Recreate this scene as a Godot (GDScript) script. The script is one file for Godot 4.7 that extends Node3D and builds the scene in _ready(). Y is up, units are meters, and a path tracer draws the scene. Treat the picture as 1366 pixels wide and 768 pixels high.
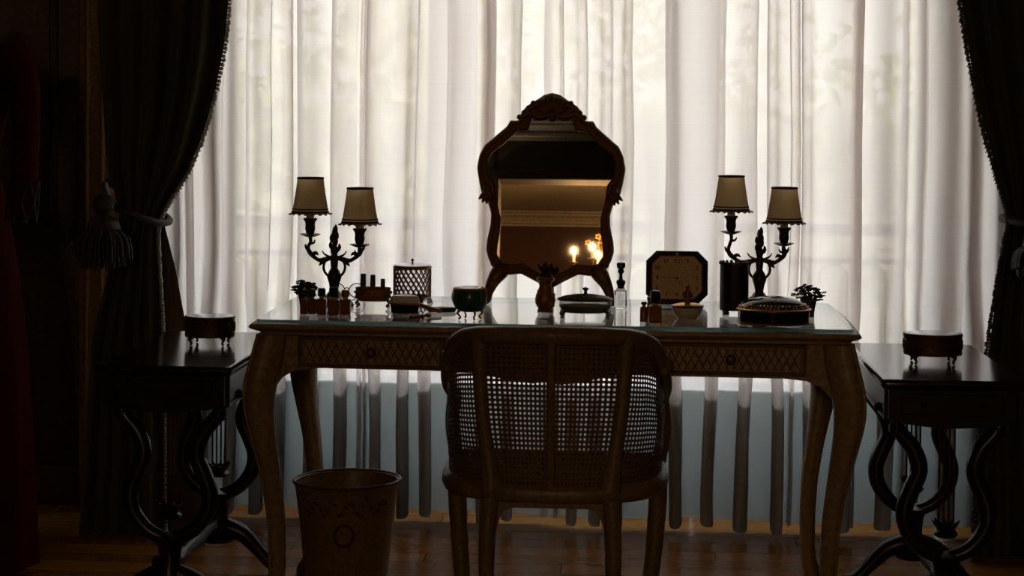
extends Node3D

# ---------------------------------------------------------------- mesh builder
class MB:
	var st := SurfaceTool.new()
	var xf := Transform3D()
	func _init() -> void:
		st.begin(Mesh.PRIMITIVE_TRIANGLES)
	func tri(a: Vector3, b: Vector3, c: Vector3, g := 1) -> void:
		for p in [a, c, b]:
			st.set_smooth_group(g)
			st.add_vertex(xf * p)
	func quad(a: Vector3, b: Vector3, c: Vector3, d: Vector3, g := 1) -> void:
		tri(a, b, c, g)
		tri(a, c, d, g)
	func box(c: Vector3, s: Vector3, ch := 0.002) -> MB:
		var h := s * 0.5
		ch = minf(ch, minf(h.x, minf(h.y, h.z)) * 0.9)
		var flat := 4294967295
		for ax in 3:
			var u := (ax + 1) % 3
			var v := (ax + 2) % 3
			for sg in [-1.0, 1.0]:
				var q := []
				for k in [[-1, -1], [1, -1], [1, 1], [-1, 1]]:
					var p := Vector3()
					p[ax] = sg * h[ax]
					p[u] = k[0] * (h[u] - ch)
					p[v] = k[1] * (h[v] - ch)
					q.append(c + p)
				if sg > 0:
					quad(q[0], q[1], q[2], q[3], flat)
				else:
					quad(q[3], q[2], q[1], q[0], flat)
			for su in [-1.0, 1.0]:
				for sv in [-1.0, 1.0]:
					var e := []
					for k in [[0, -1.0], [0, 1.0], [1, 1.0], [1, -1.0]]:
						var p := Vector3()
						p[ax] = k[1] * (h[ax] - ch)
						p[u] = su * (h[u] - (0.0 if k[0] == 0 else ch))
						p[v] = sv * (h[v] - (ch if k[0] == 0 else 0.0))
						e.append(c + p)
					if su * sv > 0:
						quad(e[3], e[2], e[1], e[0], flat)
					else:
						quad(e[0], e[1], e[2], e[3], flat)
		for sx in [-1.0, 1.0]:
			for sy in [-1.0, 1.0]:
				for sz in [-1.0, 1.0]:
					var a := c + Vector3(sx * h.x, sy * (h.y - ch), sz * (h.z - ch))
					var b := c + Vector3(sx * (h.x - ch), sy * h.y, sz * (h.z - ch))
					var d := c + Vector3(sx * (h.x - ch), sy * (h.y - ch), sz * h.z)
					if sx * sy * sz > 0:
						tri(a, b, d, flat)
					else:
						tri(a, d, b, flat)
		return self
	# profile: [r, y] pairs going up the outside
	func lathe(prof: Array, c := Vector3(), n := 20, sx := 1.0, sz := 1.0, flute := 0.0, fn := 0) -> MB:
		var g := 1
		var last := Vector2.ZERO
		for i in prof.size() - 1:
			var p := Vector2(prof[i][0], prof[i][1])
			var q := Vector2(prof[i + 1][0], prof[i + 1][1])
			var d := (q - p).normalized()
			if i > 0 and absf(last.angle_to(d)) > 0.6:
				g += 1
			last = d
			for k in n:
				var a1 := TAU * k / n
				var a2 := TAU * (k + 1) / n
				var f1 := 1.0 + flute * cos(a1 * fn)
				var f2 := 1.0 + flute * cos(a2 * fn)
				var A := c + Vector3(cos(a2) * p.x * sx * f2, p.y, sin(a2) * p.x * sz * f2)
				var B := c + Vector3(cos(a1) * p.x * sx * f1, p.y, sin(a1) * p.x * sz * f1)
				var C := c + Vector3(cos(a1) * q.x * sx * f1, q.y, sin(a1) * q.x * sz * f1)
				var D := c + Vector3(cos(a2) * q.x * sx * f2, q.y, sin(a2) * q.x * sz * f2)
				if p.x > 1e-6:
					tri(A, B, C, g)
				if q.x > 1e-6:
					tri(A, C, D, g)
		return self
	func tube(pts: Array, rad, n := 8, flat := 1.0, closed := false) -> MB:
		var m := pts.size()
		var rings := []
		var t0: Vector3 = (pts[1] - pts[0]).normalized()
		var u := t0.cross(Vector3.UP if absf(t0.y) < 0.9 else Vector3.BACK).normalized()
		for i in m:
			var t: Vector3
			if closed:
				t = (pts[(i + 1) % m] - pts[(i + m - 1) % m]).normalized()
			else:
				t = (pts[mini(i + 1, m - 1)] - pts[maxi(i - 1, 0)]).normalized()
			u = (u - t * u.dot(t)).normalized()
			var v := t.cross(u)
			var r: float = rad[i] if rad is Array else rad
			var ring := []
			for k in n:
				var a := TAU * k / n
				ring.append(pts[i] + u * cos(a) * r + v * sin(a) * r * flat)
			rings.append(ring)
		for i in (m if closed else m - 1):
			var R: Array = rings[i]
			var S: Array = rings[(i + 1) % m]
			for k in n:
				var k2 := (k + 1) % n
				quad(R[k], R[k2], S[k2], S[k], 1)
		if not closed:
			for k in range(1, n - 1):
				tri(rings[0][0], rings[0][k + 1], rings[0][k], 2)
				tri(rings[m - 1][0], rings[m - 1][k], rings[m - 1][k + 1], 3)
		return self
	func ball(c: Vector3, r: float, n := 10, sy := 1.0) -> MB:
		var pr := []
		for i in n / 2 + 1:
			var a := -PI / 2 + PI * i / (n / 2)
			pr.append([maxf(0.0, cos(a) * r), sin(a) * r * sy])
		return lathe(pr, c, n)
	# polygon of Vector2, extruded from z0 to z1
	func prism(poly: PackedVector2Array, z0: float, z1: float, smooth := false) -> MB:
		if Geometry2D.is_polygon_clockwise(poly):
			poly = poly.duplicate()
			poly.reverse()
		var n := poly.size()
		# is_polygon_clockwise works with y down: recheck by area with y up
		var area := 0.0
		for i in n:
			area += poly[i].cross(poly[(i + 1) % n])
		if area < 0:
			poly.reverse()
		var idx := Geometry2D.triangulate_polygon(poly)
		var flat := 4294967295
		for i in range(0, idx.size(), 3):
			var a := poly[idx[i]]
			var b := poly[idx[i + 1]]
			var c := poly[idx[i + 2]]
			if (b - a).cross(c - a) < 0:
				var t := b
				b = c
				c = t
			tri(Vector3(a.x, a.y, z1), Vector3(b.x, b.y, z1), Vector3(c.x, c.y, z1), flat)
			tri(Vector3(a.x, a.y, z0), Vector3(c.x, c.y, z0), Vector3(b.x, b.y, z0), flat)
		for i in n:
			var a := poly[i]
			var b := poly[(i + 1) % n]
			quad(Vector3(a.x, a.y, z0), Vector3(b.x, b.y, z0), Vector3(b.x, b.y, z1), Vector3(a.x, a.y, z1), 5 if smooth else flat)
		return self
	# rows of points; seen from the front, rows go up and columns go right
	func grid(rows: Array, wrap := false, g := 1) -> MB:
		for i in rows.size() - 1:
			var R: Array = rows[i]
			var S: Array = rows[i + 1]
			var n := R.size()
			for k in (n if wrap else n - 1):
				var k2 := (k + 1) % n
				quad(R[k], R[k2], S[k2], S[k], g)
		return self
	func done() -> ArrayMesh:
		st.generate_normals()
		return st.commit()

# ---------------------------------------------------------------- helpers
var names := {}
var M := {}
var rng := RandomNumberGenerator.new()

func numbered(n: String) -> String:
	if not names.has(n):
		names[n] = 0
		return n
	names[n] += 1
	return "%s_%03d" % [n, names[n]]

func tag(o: Node, label: String, category := "", group := "", kind := "") -> Node:
	if label:
		o.set_meta("label", label)
	if category:
		o.set_meta("category", category)
	if group:
		o.set_meta("group", group)
	if kind:
		o.set_meta("kind", kind)
	return o

func thing(n: String, at: Vector3, label: String, category: String, group := "", turn := 0.0) -> Node3D:
	var o := Node3D.new()
	o.name = numbered(n)
	add_child(o)
	o.position = at
	o.rotation.y = turn
	tag(o, label, category, group)
	return o

func part(n: String, m: MB, material: Material, parent: Node) -> MeshInstance3D:
	return mesh_part(n, m.done(), material, parent)

func mesh_part(n: String, m: Mesh, material: Material, parent: Node) -> MeshInstance3D:
	var o := MeshInstance3D.new()
	o.name = n
	o.mesh = m
	o.material_override = material
	parent.add_child(o, true)
	return o

func struct(n: String, m: MB, material: Material, parent: Node = null) -> MeshInstance3D:
	var o := part(n, m, material, parent if parent else self)
	if not parent:
		o.set_meta("kind", "structure")
	return o

func noise_tex(seed_: int, freq: float, c0: Color, c1: Color, stretch := Vector2i(256, 256), octaves := 4) -> NoiseTexture2D:
	var f := FastNoiseLite.new()
	f.seed = seed_
	f.frequency = freq
	f.fractal_octaves = octaves
	var t := NoiseTexture2D.new()
	t.width = stretch.x
	t.height = stretch.y
	t.seamless = true
	t.noise = f
	var g := Gradient.new()
	g.set_color(0, c0)
	g.set_color(1, c1)
	t.color_ramp = g
	return t

func mat(n: String, c: Color, rough := 0.6, metal := 0.0) -> StandardMaterial3D:
	var m := StandardMaterial3D.new()
	m.resource_name = n
	m.albedo_color = c
	m.roughness = rough
	m.metallic = metal
	M[n] = m
	return m

func textured(m: StandardMaterial3D, t: Texture2D, scale: Vector3, bump := 0.0) -> StandardMaterial3D:
	m.albedo_texture = t
	m.uv1_triplanar = true
	m.uv1_scale = scale
	if bump > 0.0:
		m.heightmap_enabled = true
		m.heightmap_texture = t
		m.heightmap_scale = bump
	return m

func glass(n: String, c: Color, a := 0.05) -> StandardMaterial3D:
	var m := mat(n, Color(c.r, c.g, c.b, a), 0.02)
	m.refraction_enabled = true
	m.refraction_scale = 0.05
	return m

func pane(n: String, c: Color, a := 0.08) -> StandardMaterial3D:
	var m := mat(n, Color(c.r, c.g, c.b, a), 0.03)
	m.transparency = BaseMaterial3D.TRANSPARENCY_ALPHA
	return m

func smooth_path(pts: Array, n: int) -> Array:
	# Catmull-Rom through Vector3 points, n samples in all
	var out := []
	var m := pts.size()
	for i in n:
		var t := float(i) / (n - 1) * (m - 1)
		var k := mini(int(t), m - 2)
		var p0: Vector3 = pts[maxi(k - 1, 0)]
		var p3: Vector3 = pts[mini(k + 2, m - 1)]
		out.append((pts[k] as Vector3).cubic_interpolate(pts[k + 1], p0, p3, t - k))
	return out

func interp(tab: Array, x: float) -> float:
	# tab: [[x, value], ...] ascending
	if x <= tab[0][0]:
		return tab[0][1]
	for i in tab.size() - 1:
		if x <= tab[i + 1][0]:
			return lerpf(tab[i][1], tab[i + 1][1], (x - tab[i][0]) / (tab[i + 1][0] - tab[i][0]))
	return tab[-1][1]

func v2(a: Array) -> PackedVector2Array:
	var p := PackedVector2Array()
	for q in a:
		p.append(Vector2(q[0], q[1]))
	return p

func taper(r0: float, r1: float, n: int) -> Array:
	var a := []
	for i in n:
		a.append(lerpf(r0, r1, float(i) / (n - 1)))
	return a

# ---------------------------------------------------------------- scene
func _ready() -> void:
	rng.seed = 7
	var cam := Camera3D.new()
	cam.name = "camera"
	add_child(cam)
	cam.transform = Transform3D(Basis(Vector3.UP, deg_to_rad(3.9)) * Basis(Vector3.RIGHT, deg_to_rad(-1.5)) * Basis(Vector3.BACK, deg_to_rad(0.55)), Vector3(0, 1.29, 0))
	cam.near = 0.1
	cam.far = 200.0
	cam.projection = Camera3D.PROJECTION_FRUSTUM
	cam.size = 0.1 * 768.0 / 2448.0
	cam.frustum_offset = Vector2(0, -0.1 * 173.0 / 2448.0)
	cam.current = true
	var env := Environment.new()
	var sky_m := ProceduralSkyMaterial.new()
	sky_m.sky_top_color = Color(0.88, 0.94, 1.0)
	sky_m.sky_horizon_color = Color(1.0, 0.975, 0.94)
	sky_m.sky_curve = 0.22
	sky_m.ground_horizon_color = Color(0.82, 0.80, 0.76)
	sky_m.ground_bottom_color = Color(0.45, 0.44, 0.38)
	sky_m.sun_angle_max = 2.0
	var sky := Sky.new()
	sky.sky_material = sky_m
	env.background_mode = Environment.BG_SKY
	env.sky = sky
	env.background_energy_multiplier = 2.6
	env.tonemap_mode = Environment.TONE_MAPPER_LINEAR
	env.tonemap_exposure = 1.46
	env.sdfgi_enabled = true
	env.ssao_enabled = true
	env.ssil_enabled = true
	var we := WorldEnvironment.new()
	we.name = "world_environment"
	we.environment = env
	add_child(we)
	var sun := DirectionalLight3D.new()
	sun.name = "sun"
	add_child(sun)
	sun.rotation_degrees = Vector3(-52, 14, 0)
	sun.light_color = Color(1.0, 0.94, 0.84)
	sun.light_energy = 4.5
	sun.light_angular_distance = 0.6
	sun.shadow_enabled = true
	materials()
	room()
	window_doors()
	outside()
	sheers()
	drapes()
	desk()
	side_tables()
	chair()
	waste_bin()
	gown()
	table_mirror()
	candelabra(Vector3(-0.782, 0.783, -4.72), 0, "twin-light bronze candelabrum with pleated shades standing behind the row of amber bottles")
	candelabra(Vector3(0.325, 0.783, -4.86), 1, "twin-light bronze candelabrum with pleated shades standing behind the black domed box")
	clock()
	vanity_left()
	vanity_right()
	chandelier()
	unseen_sconces()

func materials() -> void:
	var wood := noise_tex(3, 0.02, Color(0.55, 0.5, 0.45), Color(1, 1, 1), Vector2i(512, 512), 5)
	var grain := noise_tex(4, 0.03, Color(0.8, 0.77, 0.73), Color(1, 1, 1), Vector2i(512, 512), 5)
	var fine := noise_tex(5, 0.08, Color(0.72, 0.7, 0.68), Color(1, 1, 1), Vector2i(256, 256), 4)
	var weave := weave_texture()
	var cracked := noise_tex(9, 0.03, Color(0.72, 0.67, 0.59), Color(1, 1, 1), Vector2i(512, 512), 6)
	textured(mat("cream_paint", Color(0.68, 0.61, 0.50), 0.42), cracked, Vector3(3, 3, 3), 0.03)
	textured(mat("cream_dark", Color(0.48, 0.39, 0.28), 0.5), cracked, Vector3(3, 3, 3), 0.03)  # darker cream for beads, carving and corner bosses
	textured(mat("mahogany", Color(0.15, 0.075, 0.05), 0.3), wood, Vector3(1.5, 9, 1.5), 0.01)
	textured(mat("mahogany_top", Color(0.17, 0.09, 0.065), 0.12), wood, Vector3(7, 1, 1), 0.004)
	textured(mat("chair_wood", Color(0.56, 0.49, 0.39), 0.4), cracked, Vector3(4, 4, 4), 0.03)
	textured(mat("cane", Color(0.50, 0.38, 0.22), 0.55), fine, Vector3(20, 20, 20))
	textured(mat("seat_cloth", Color(0.32, 0.27, 0.2), 0.9), weave, Vector3(30, 30, 30), 0.05)
	for k in 4:
		textured(mat("oak_%d" % k, [Color(0.62, 0.42, 0.19), Color(0.56, 0.365, 0.16), Color(0.65, 0.45, 0.21), Color(0.59, 0.39, 0.175)][k], 0.2), grain, Vector3(1.2, 6, 10), 0.004)
	textured(mat("subfloor", Color(0.30, 0.24, 0.18), 0.4), grain, Vector3(1, 1, 6))
	textured(mat("wall_paint", Color(0.44, 0.38, 0.28), 0.75), fine, Vector3(2, 2, 2), 0.02)
	textured(mat("wall_dark", Color(0.27, 0.215, 0.165), 0.7), fine, Vector3(2, 2, 2), 0.02)
	textured(mat("far_wall", Color(0.34, 0.18, 0.11), 0.7), fine, Vector3(2, 2, 2), 0.02)
	textured(mat("panel_trim", Color(0.52, 0.40, 0.24), 0.5), fine, Vector3(2, 2, 2))
	textured(mat("plaster", Color(0.80, 0.76, 0.68), 0.8), fine, Vector3(2, 2, 2))
	textured(mat("door_paint", Color(0.86, 0.85, 0.82), 0.4), fine, Vector3(2, 2, 2))
	textured(mat("drape", Color(0.30, 0.29, 0.21), 0.85), weave, Vector3(14, 14, 14), 0.05)
	M.drape.rim_enabled = true
	M.drape.rim = 0.3
	textured(mat("drape_lining", Color(0.42, 0.35, 0.24), 0.85), weave, Vector3(14, 14, 14), 0.04)
	M.drape_lining.backlight_enabled = true
	M.drape_lining.backlight = Color(0.35, 0.3, 0.22)
	mat("fringe", Color(0.66, 0.69, 0.68), 0.35)
	mat("fringe_dark", Color(0.22, 0.2, 0.17), 0.45)
	mat("tassel", Color(0.21, 0.185, 0.14), 0.65)
	var sheer := mat("sheer", Color(0.961, 0.927, 0.912, 0.99), 0.95)
	sheer.transparency = BaseMaterial3D.TRANSPARENCY_ALPHA
	sheer.backlight_enabled = true
	sheer.backlight = Color(1.2, 1.2, 1.2)
	textured(sheer, sheer_texture(), Vector3(3, 3, 3))
	var hem := mat("sheer_hem_dimmed", Color(0.62, 0.67, 0.66), 0.95)  # hem cloth darker and bluer, lower dimness and sky tint put into its colour
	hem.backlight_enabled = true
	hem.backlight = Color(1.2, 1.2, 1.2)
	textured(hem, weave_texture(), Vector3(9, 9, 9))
	mat("bronze", Color(0.30, 0.24, 0.17), 0.42, 0.85)
	mat("gilt", Color(0.72, 0.50, 0.22), 0.36, 0.9)
	textured(mat("old_gilt", Color(0.68, 0.47, 0.24), 0.42, 0.55), fine, Vector3(25, 25, 25), 0.08)
	textured(mat("gilt_wood", Color(0.54, 0.36, 0.18), 0.45, 0.25), fine, Vector3(20, 20, 20), 0.06)
	textured(mat("box_gilt", Color(0.42, 0.30, 0.16), 0.45, 0.6), fine, Vector3(25, 25, 25), 0.08)
	mat("brass", Color(0.78, 0.58, 0.28), 0.3, 1.0)
	mat("silver", Color(0.72, 0.74, 0.76), 0.18, 1.0)
	textured(mat("shade_cloth", Color(1.0, 0.93, 0.80), 0.9), weave, Vector3(60, 60, 60))
	M.shade_cloth.backlight_enabled = true
	M.shade_cloth.backlight = Color(1.25, 1.2, 1.1)
	textured(mat("shade_trim", Color(0.34, 0.24, 0.15), 0.8), weave, Vector3(60, 60, 60))
	mat("shade_fringe", Color(0.62, 0.56, 0.48), 0.8)
	mat("candle", Color(0.88, 0.85, 0.78), 0.5)
	mat("black_lacquer", Color(0.02, 0.02, 0.022), 0.12)
	mat("dark_cap", Color(0.035, 0.035, 0.04), 0.3)
	textured(mat("dark_leather", Color(0.06, 0.055, 0.045), 0.5), fine, Vector3(30, 30, 30), 0.05)
	mat("teal_enamel", Color(0.05, 0.38, 0.35), 0.22)
	mat("blue_enamel", Color(0.07, 0.1, 0.16), 0.08)
	mat("porcelain", Color(0.80, 0.78, 0.74), 0.2)
	mat("white_enamel", Color(0.85, 0.85, 0.83), 0.25)
	mat("bristle", Color(0.1, 0.08, 0.06), 0.8)
	mat("amber", Color(0.55, 0.32, 0.15), 0.22)
	mat("mirror_silver", Color(0.82, 0.80, 0.76), 0.01, 1.0)
	mat("leaf_dark", Color(0.09, 0.14, 0.09), 0.6)
	mat("petal_dark", Color(0.14, 0.14, 0.2), 0.7)
	textured(mat("terracotta", Color(0.42, 0.26, 0.15), 0.6), fine, Vector3(20, 20, 20))
	textured(mat("clock_case", Color(0.17, 0.14, 0.12), 0.35), fine, Vector3(10, 10, 10))
	textured(mat("clock_face", Color(0.93, 0.80, 0.60), 0.5), fine, Vector3(8, 8, 8))
	mat("ink", Color(0.05, 0.04, 0.035), 0.6)
	textured(mat("gown_silk", Color(0.29, 0.10, 0.045), 0.9), weave, Vector3(25, 25, 25), 0.04)
	M.gown_silk.metallic_specular = 0.12
	mat("gown_lace", Color(0.16, 0.09, 0.06), 0.7)
	textured(mat("bin_paint", Color(0.58, 0.50, 0.38), 0.35), cracked, Vector3(4, 4, 4), 0.02)
	mat("bin_ornament", Color(0.30, 0.17, 0.08), 0.5)
	mat("iron", Color(0.10, 0.10, 0.1), 0.5, 0.4)
	textured(mat("balcony_stone", Color(0.72, 0.68, 0.6), 0.85), fine, Vector3(2, 2, 2), 0.05)
	textured(mat("lawn", Color(0.62, 0.59, 0.5), 0.95), fine, Vector3(0.5, 0.5, 0.5))
	mat("bark", Color(0.26, 0.2, 0.14), 0.9)
	for k in 3:
		var l := mat("tree_leaf_%d" % k, [Color(0.66, 0.68, 0.54), Color(0.71, 0.72, 0.59), Color(0.62, 0.64, 0.52)][k], 0.6)
		l.backlight_enabled = true
		l.backlight = Color(0.6, 0.64, 0.42)
	pane("window_glass", Color(0.9, 0.95, 0.93), 0.04)
	glass("crystal", Color(0.96, 0.97, 0.98), 0.02)
	pane("top_glass", Color(0.85, 0.95, 0.94), 0.03)
	var ge := mat("glass_edge", Color(0.16, 0.42, 0.42), 0.12)
	ge.backlight_enabled = true
	ge.backlight = Color(0.75, 0.95, 0.95)
	pane("lid_glass", Color(0.85, 0.9, 0.9), 0.25)
	var bulb := mat("flame_glow", Color(1, 0.85, 0.6), 0.4)
	bulb.emission_enabled = true
	bulb.emission = Color(1.0, 0.72, 0.38)
	bulb.emission_energy_multiplier = 14.0

func weave_texture() -> ImageTexture:
	var im := Image.create(64, 64, false, Image.FORMAT_RGB8)
	for y in 64:
		for x in 64:
			var v := 0.82 + 0.1 * sin(x * TAU / 4.0) * sin(y * TAU / 4.0) + 0.08 * rng.randf()
			im.set_pixel(x, y, Color(v, v, v))
	return ImageTexture.create_from_image(im)

func sheer_texture() -> ImageTexture:
	# thread density of a voile: slight slubs across and along
	var im := Image.create(256, 256, false, Image.FORMAT_RGBA8)
	var rowv := []
	var colv := []
	for i in 256:
		rowv.append(rng.randf())
		colv.append(rng.randf())
	for y in 256:
		for x in 256:
			var a := 0.925 + 0.035 * float(rowv[y]) + 0.04 * float(colv[x]) * rng.randf()
			im.set_pixel(x, y, Color(1, 1, 1, minf(a, 1.0)))
	return ImageTexture.create_from_image(im)

# ---------------------------------------------------------------- room shell
func wall_box(n: String, lo: Vector3, hi: Vector3, material: Material) -> MeshInstance3D:
	return struct(n, MB.new().box((lo + hi) * 0.5, hi - lo, 0.004), material)

func room() -> void:
	# floor: slab and oak boards
	var fl := wall_box("floor", Vector3(-2.9, -0.25, -6.2), Vector3(2.6, -0.016, 8.0), M.subfloor)
	var board_meshes := {}
	var z := -6.18
	var row := 0
	while z < -3.2:
		var x: float = -2.68 + [0.0, -0.55, -0.25, -0.8, -0.4][row % 5]
		while x < 2.29:
			var x0 := maxf(x, -2.69)
			var x1 := minf(x + 1.24, 2.29)
			if x1 - x0 > 0.05:
				var key := "%.2f" % (x1 - x0)
				if not board_meshes.has(key):
					board_meshes[key] = MB.new().box(Vector3(), Vector3(x1 - x0 - 0.002, 0.016, 0.098), 0.0012).done()
				var b := mesh_part("floorboard", board_meshes[key], M["oak_%d" % rng.randi_range(0, 3)], fl)
				b.position = Vector3((x0 + x1) * 0.5, -0.008 - rng.randf() * 0.0004, z + 0.05)
			x += 1.24
		z += 0.1
		row += 1
	var slab := MB.new().box(Vector3(-0.2, -0.008, 2.38), Vector3(4.96, 0.0155, 11.1), 0.001)
	part("floor_covering", slab, M.subfloor, fl)
	wall_box("ceiling", Vector3(-2.95, 2.9, -6.3), Vector3(2.6, 3.3, 8.0), M.plaster)
	wall_box("wall_left", Vector3(-2.95, -0.2, -6.3), Vector3(-2.7, 2.95, 8.0), M.wall_paint)
	wall_box("wall_right", Vector3(2.3, -0.2, -6.3), Vector3(2.6, 2.95, 8.0), M.wall_paint)
	# panel mouldings along the left wall
	var wl := get_node("wall_left")
	for k in 4:
		var zc := -4.6 + k * 2.0
		for q in [[0.5, 0.7], [1.75, 1.5]]:
			var fr := MB.new()
			for s in [-1.0, 1.0]:
				fr.box(Vector3(-2.692, q[0] + s * q[1] / 2, zc), Vector3(0.024, 0.04, 1.6), 0.008)
				fr.box(Vector3(-2.692, q[0], zc + s * 0.8), Vector3(0.024, q[1] + 0.04, 0.04), 0.008)
			part("panel_moulding", fr, M.panel_trim, wl)
	struct("baseboard_left", MB.new().box(Vector3(-2.685, 0.06, 0.9), Vector3(0.03, 0.12, 13.4), 0.006), M.panel_trim)
	struct("baseboard_right", MB.new().box(Vector3(2.285, 0.06, 0.9), Vector3(0.03, 0.12, 13.4), 0.006), M.panel_trim)
	# window wall
	var ww := wall_box("wall_window_left", Vector3(-2.75, -0.2, -6.25), Vector3(-1.46, 2.95, -5.85), M.wall_paint)
	wall_box("wall_window_right", Vector3(1.02, -0.2, -6.25), Vector3(2.35, 2.95, -5.85), M.wall_paint)
	wall_box("wall_window_top", Vector3(-1.50, 2.55, -6.25), Vector3(1.06, 2.95, -5.85), M.wall_paint)
	# pilaster strips and panel mouldings on the piece of window wall at the left
	for s in [[-1.80, -1.69, 0.04], [-2.20, -2.08, 0.04]]:
		part("pilaster", MB.new().box(Vector3((s[0] + s[1]) / 2, 1.5, -5.85 + s[2] / 2), Vector3(s[1] - s[0], 2.76, s[2]), 0.006), M.panel_trim, ww)
		for k in 2:
			part("pilaster_reed", MB.new().tube([Vector3(s[0] + 0.03 + k * 0.05, 0.3, -5.85 + s[2]), Vector3(s[0] + 0.03 + k * 0.05, 2.7, -5.85 + s[2])], 0.009, 8), M.panel_trim, ww)
	part("panel_edge", MB.new().box(Vector3(-1.89, 1.75, -5.838), Vector3(0.025, 1.7, 0.03), 0.006), M.wall_dark, ww)
	part("dado_rail", MB.new().box(Vector3(-1.95, 0.87, -5.83), Vector3(0.24, 0.05, 0.05), 0.008), M.wall_dark, ww)
	struct("baseboard_window", MB.new().box(Vector3(-2.08, 0.06, -5.835), Vector3(1.2, 0.12, 0.03), 0.006), M.panel_trim)
	# back wall with a wide opening into a second room
	wall_box("wall_back_left", Vector3(-2.75, -0.2, 3.1), Vector3(-0.98, 2.95, 3.4), M.wall_dark)
	wall_box("wall_back_right", Vector3(1.30, -0.2, 3.1), Vector3(2.35, 2.95, 3.4), M.wall_dark)
	wall_box("wall_back_header", Vector3(-1.02, 2.50, 3.1), Vector3(1.34, 2.95, 3.4), M.wall_dark)
	struct("trim_1", MB.new().box(Vector3(0.16, 2.52, 3.08), Vector3(2.5, 0.07, 0.05), 0.01), M.wall_dark)
	struct("trim_2", MB.new().box(Vector3(-1.02, 1.25, 3.08), Vector3(0.09, 2.5, 0.06), 0.01), M.panel_trim)
	struct("trim_3", MB.new().box(Vector3(1.34, 1.25, 3.08), Vector3(0.09, 2.5, 0.06), 0.01), M.panel_trim)
	# cornices: stacked mouldings
	for c in [["trim_4", 3.1], ["trim_5", 7.3]]:
		var st := MB.new()
		var zz: float = c[1]
		var prof := [[0.0, 2.77], [0.02, 2.77], [0.02, 2.79], [0.05, 2.795], [0.05, 2.815], [0.035, 2.82], [0.06, 2.845], [0.10, 2.862], [0.10, 2.878], [0.13, 2.885], [0.13, 2.9], [0.0, 2.9]]
		var pl := PackedVector2Array()
		for p in prof:
			pl.append(Vector2(p[0], p[1]))
		st.xf = Transform3D(Basis(Vector3.UP, PI / 2), Vector3(-0.2, 0, zz))
		st.prism(pl, -2.49, 2.49)
		struct(c[0], st, M.plaster)
	wall_box("wall_far", Vector3(-2.95, -0.2, 7.3), Vector3(2.6, 2.95, 7.6), M.far_wall)

func window_doors() -> void:
	# three tall French doors: white stiles, solid bottom panels, clear panes
	var edges := [-1.44, -0.62, 0.19, 1.0]
	for i in 3:
		var x0: float = edges[i]
		var x1: float = edges[i + 1]
		var d := Node3D.new()
		d.name = "window_%d" % (i + 1)
		add_child(d)
		d.position = Vector3((x0 + x1) / 2, 0, -6.14)
		d.set_meta("kind", "structure")
		var w := x1 - x0
		for s in [-1.0, 1.0]:
			part("stile", MB.new().box(Vector3(s * (w / 2 - 0.041), 1.275, 0), Vector3(0.08, 2.54, 0.05), 0.006), M.door_paint, d)
		part("bottom_panel", MB.new().box(Vector3(0, 0.20, 0), Vector3(w - 0.163, 0.38, 0.045), 0.006), M.door_paint, d)
		part("panel_moulding", MB.new().box(Vector3(0, 0.21, 0.026), Vector3(w - 0.3, 0.24, 0.014), 0.006), M.door_paint, d)
		part("top_rail", MB.new().box(Vector3(0, 2.49, 0), Vector3(w - 0.163, 0.1, 0.05), 0.006), M.door_paint, d)
		part("pane", MB.new().box(Vector3(0, 1.415, 0), Vector3(w - 0.164, 2.045, 0.004), 0.0005), M.window_glass, d)

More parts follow.
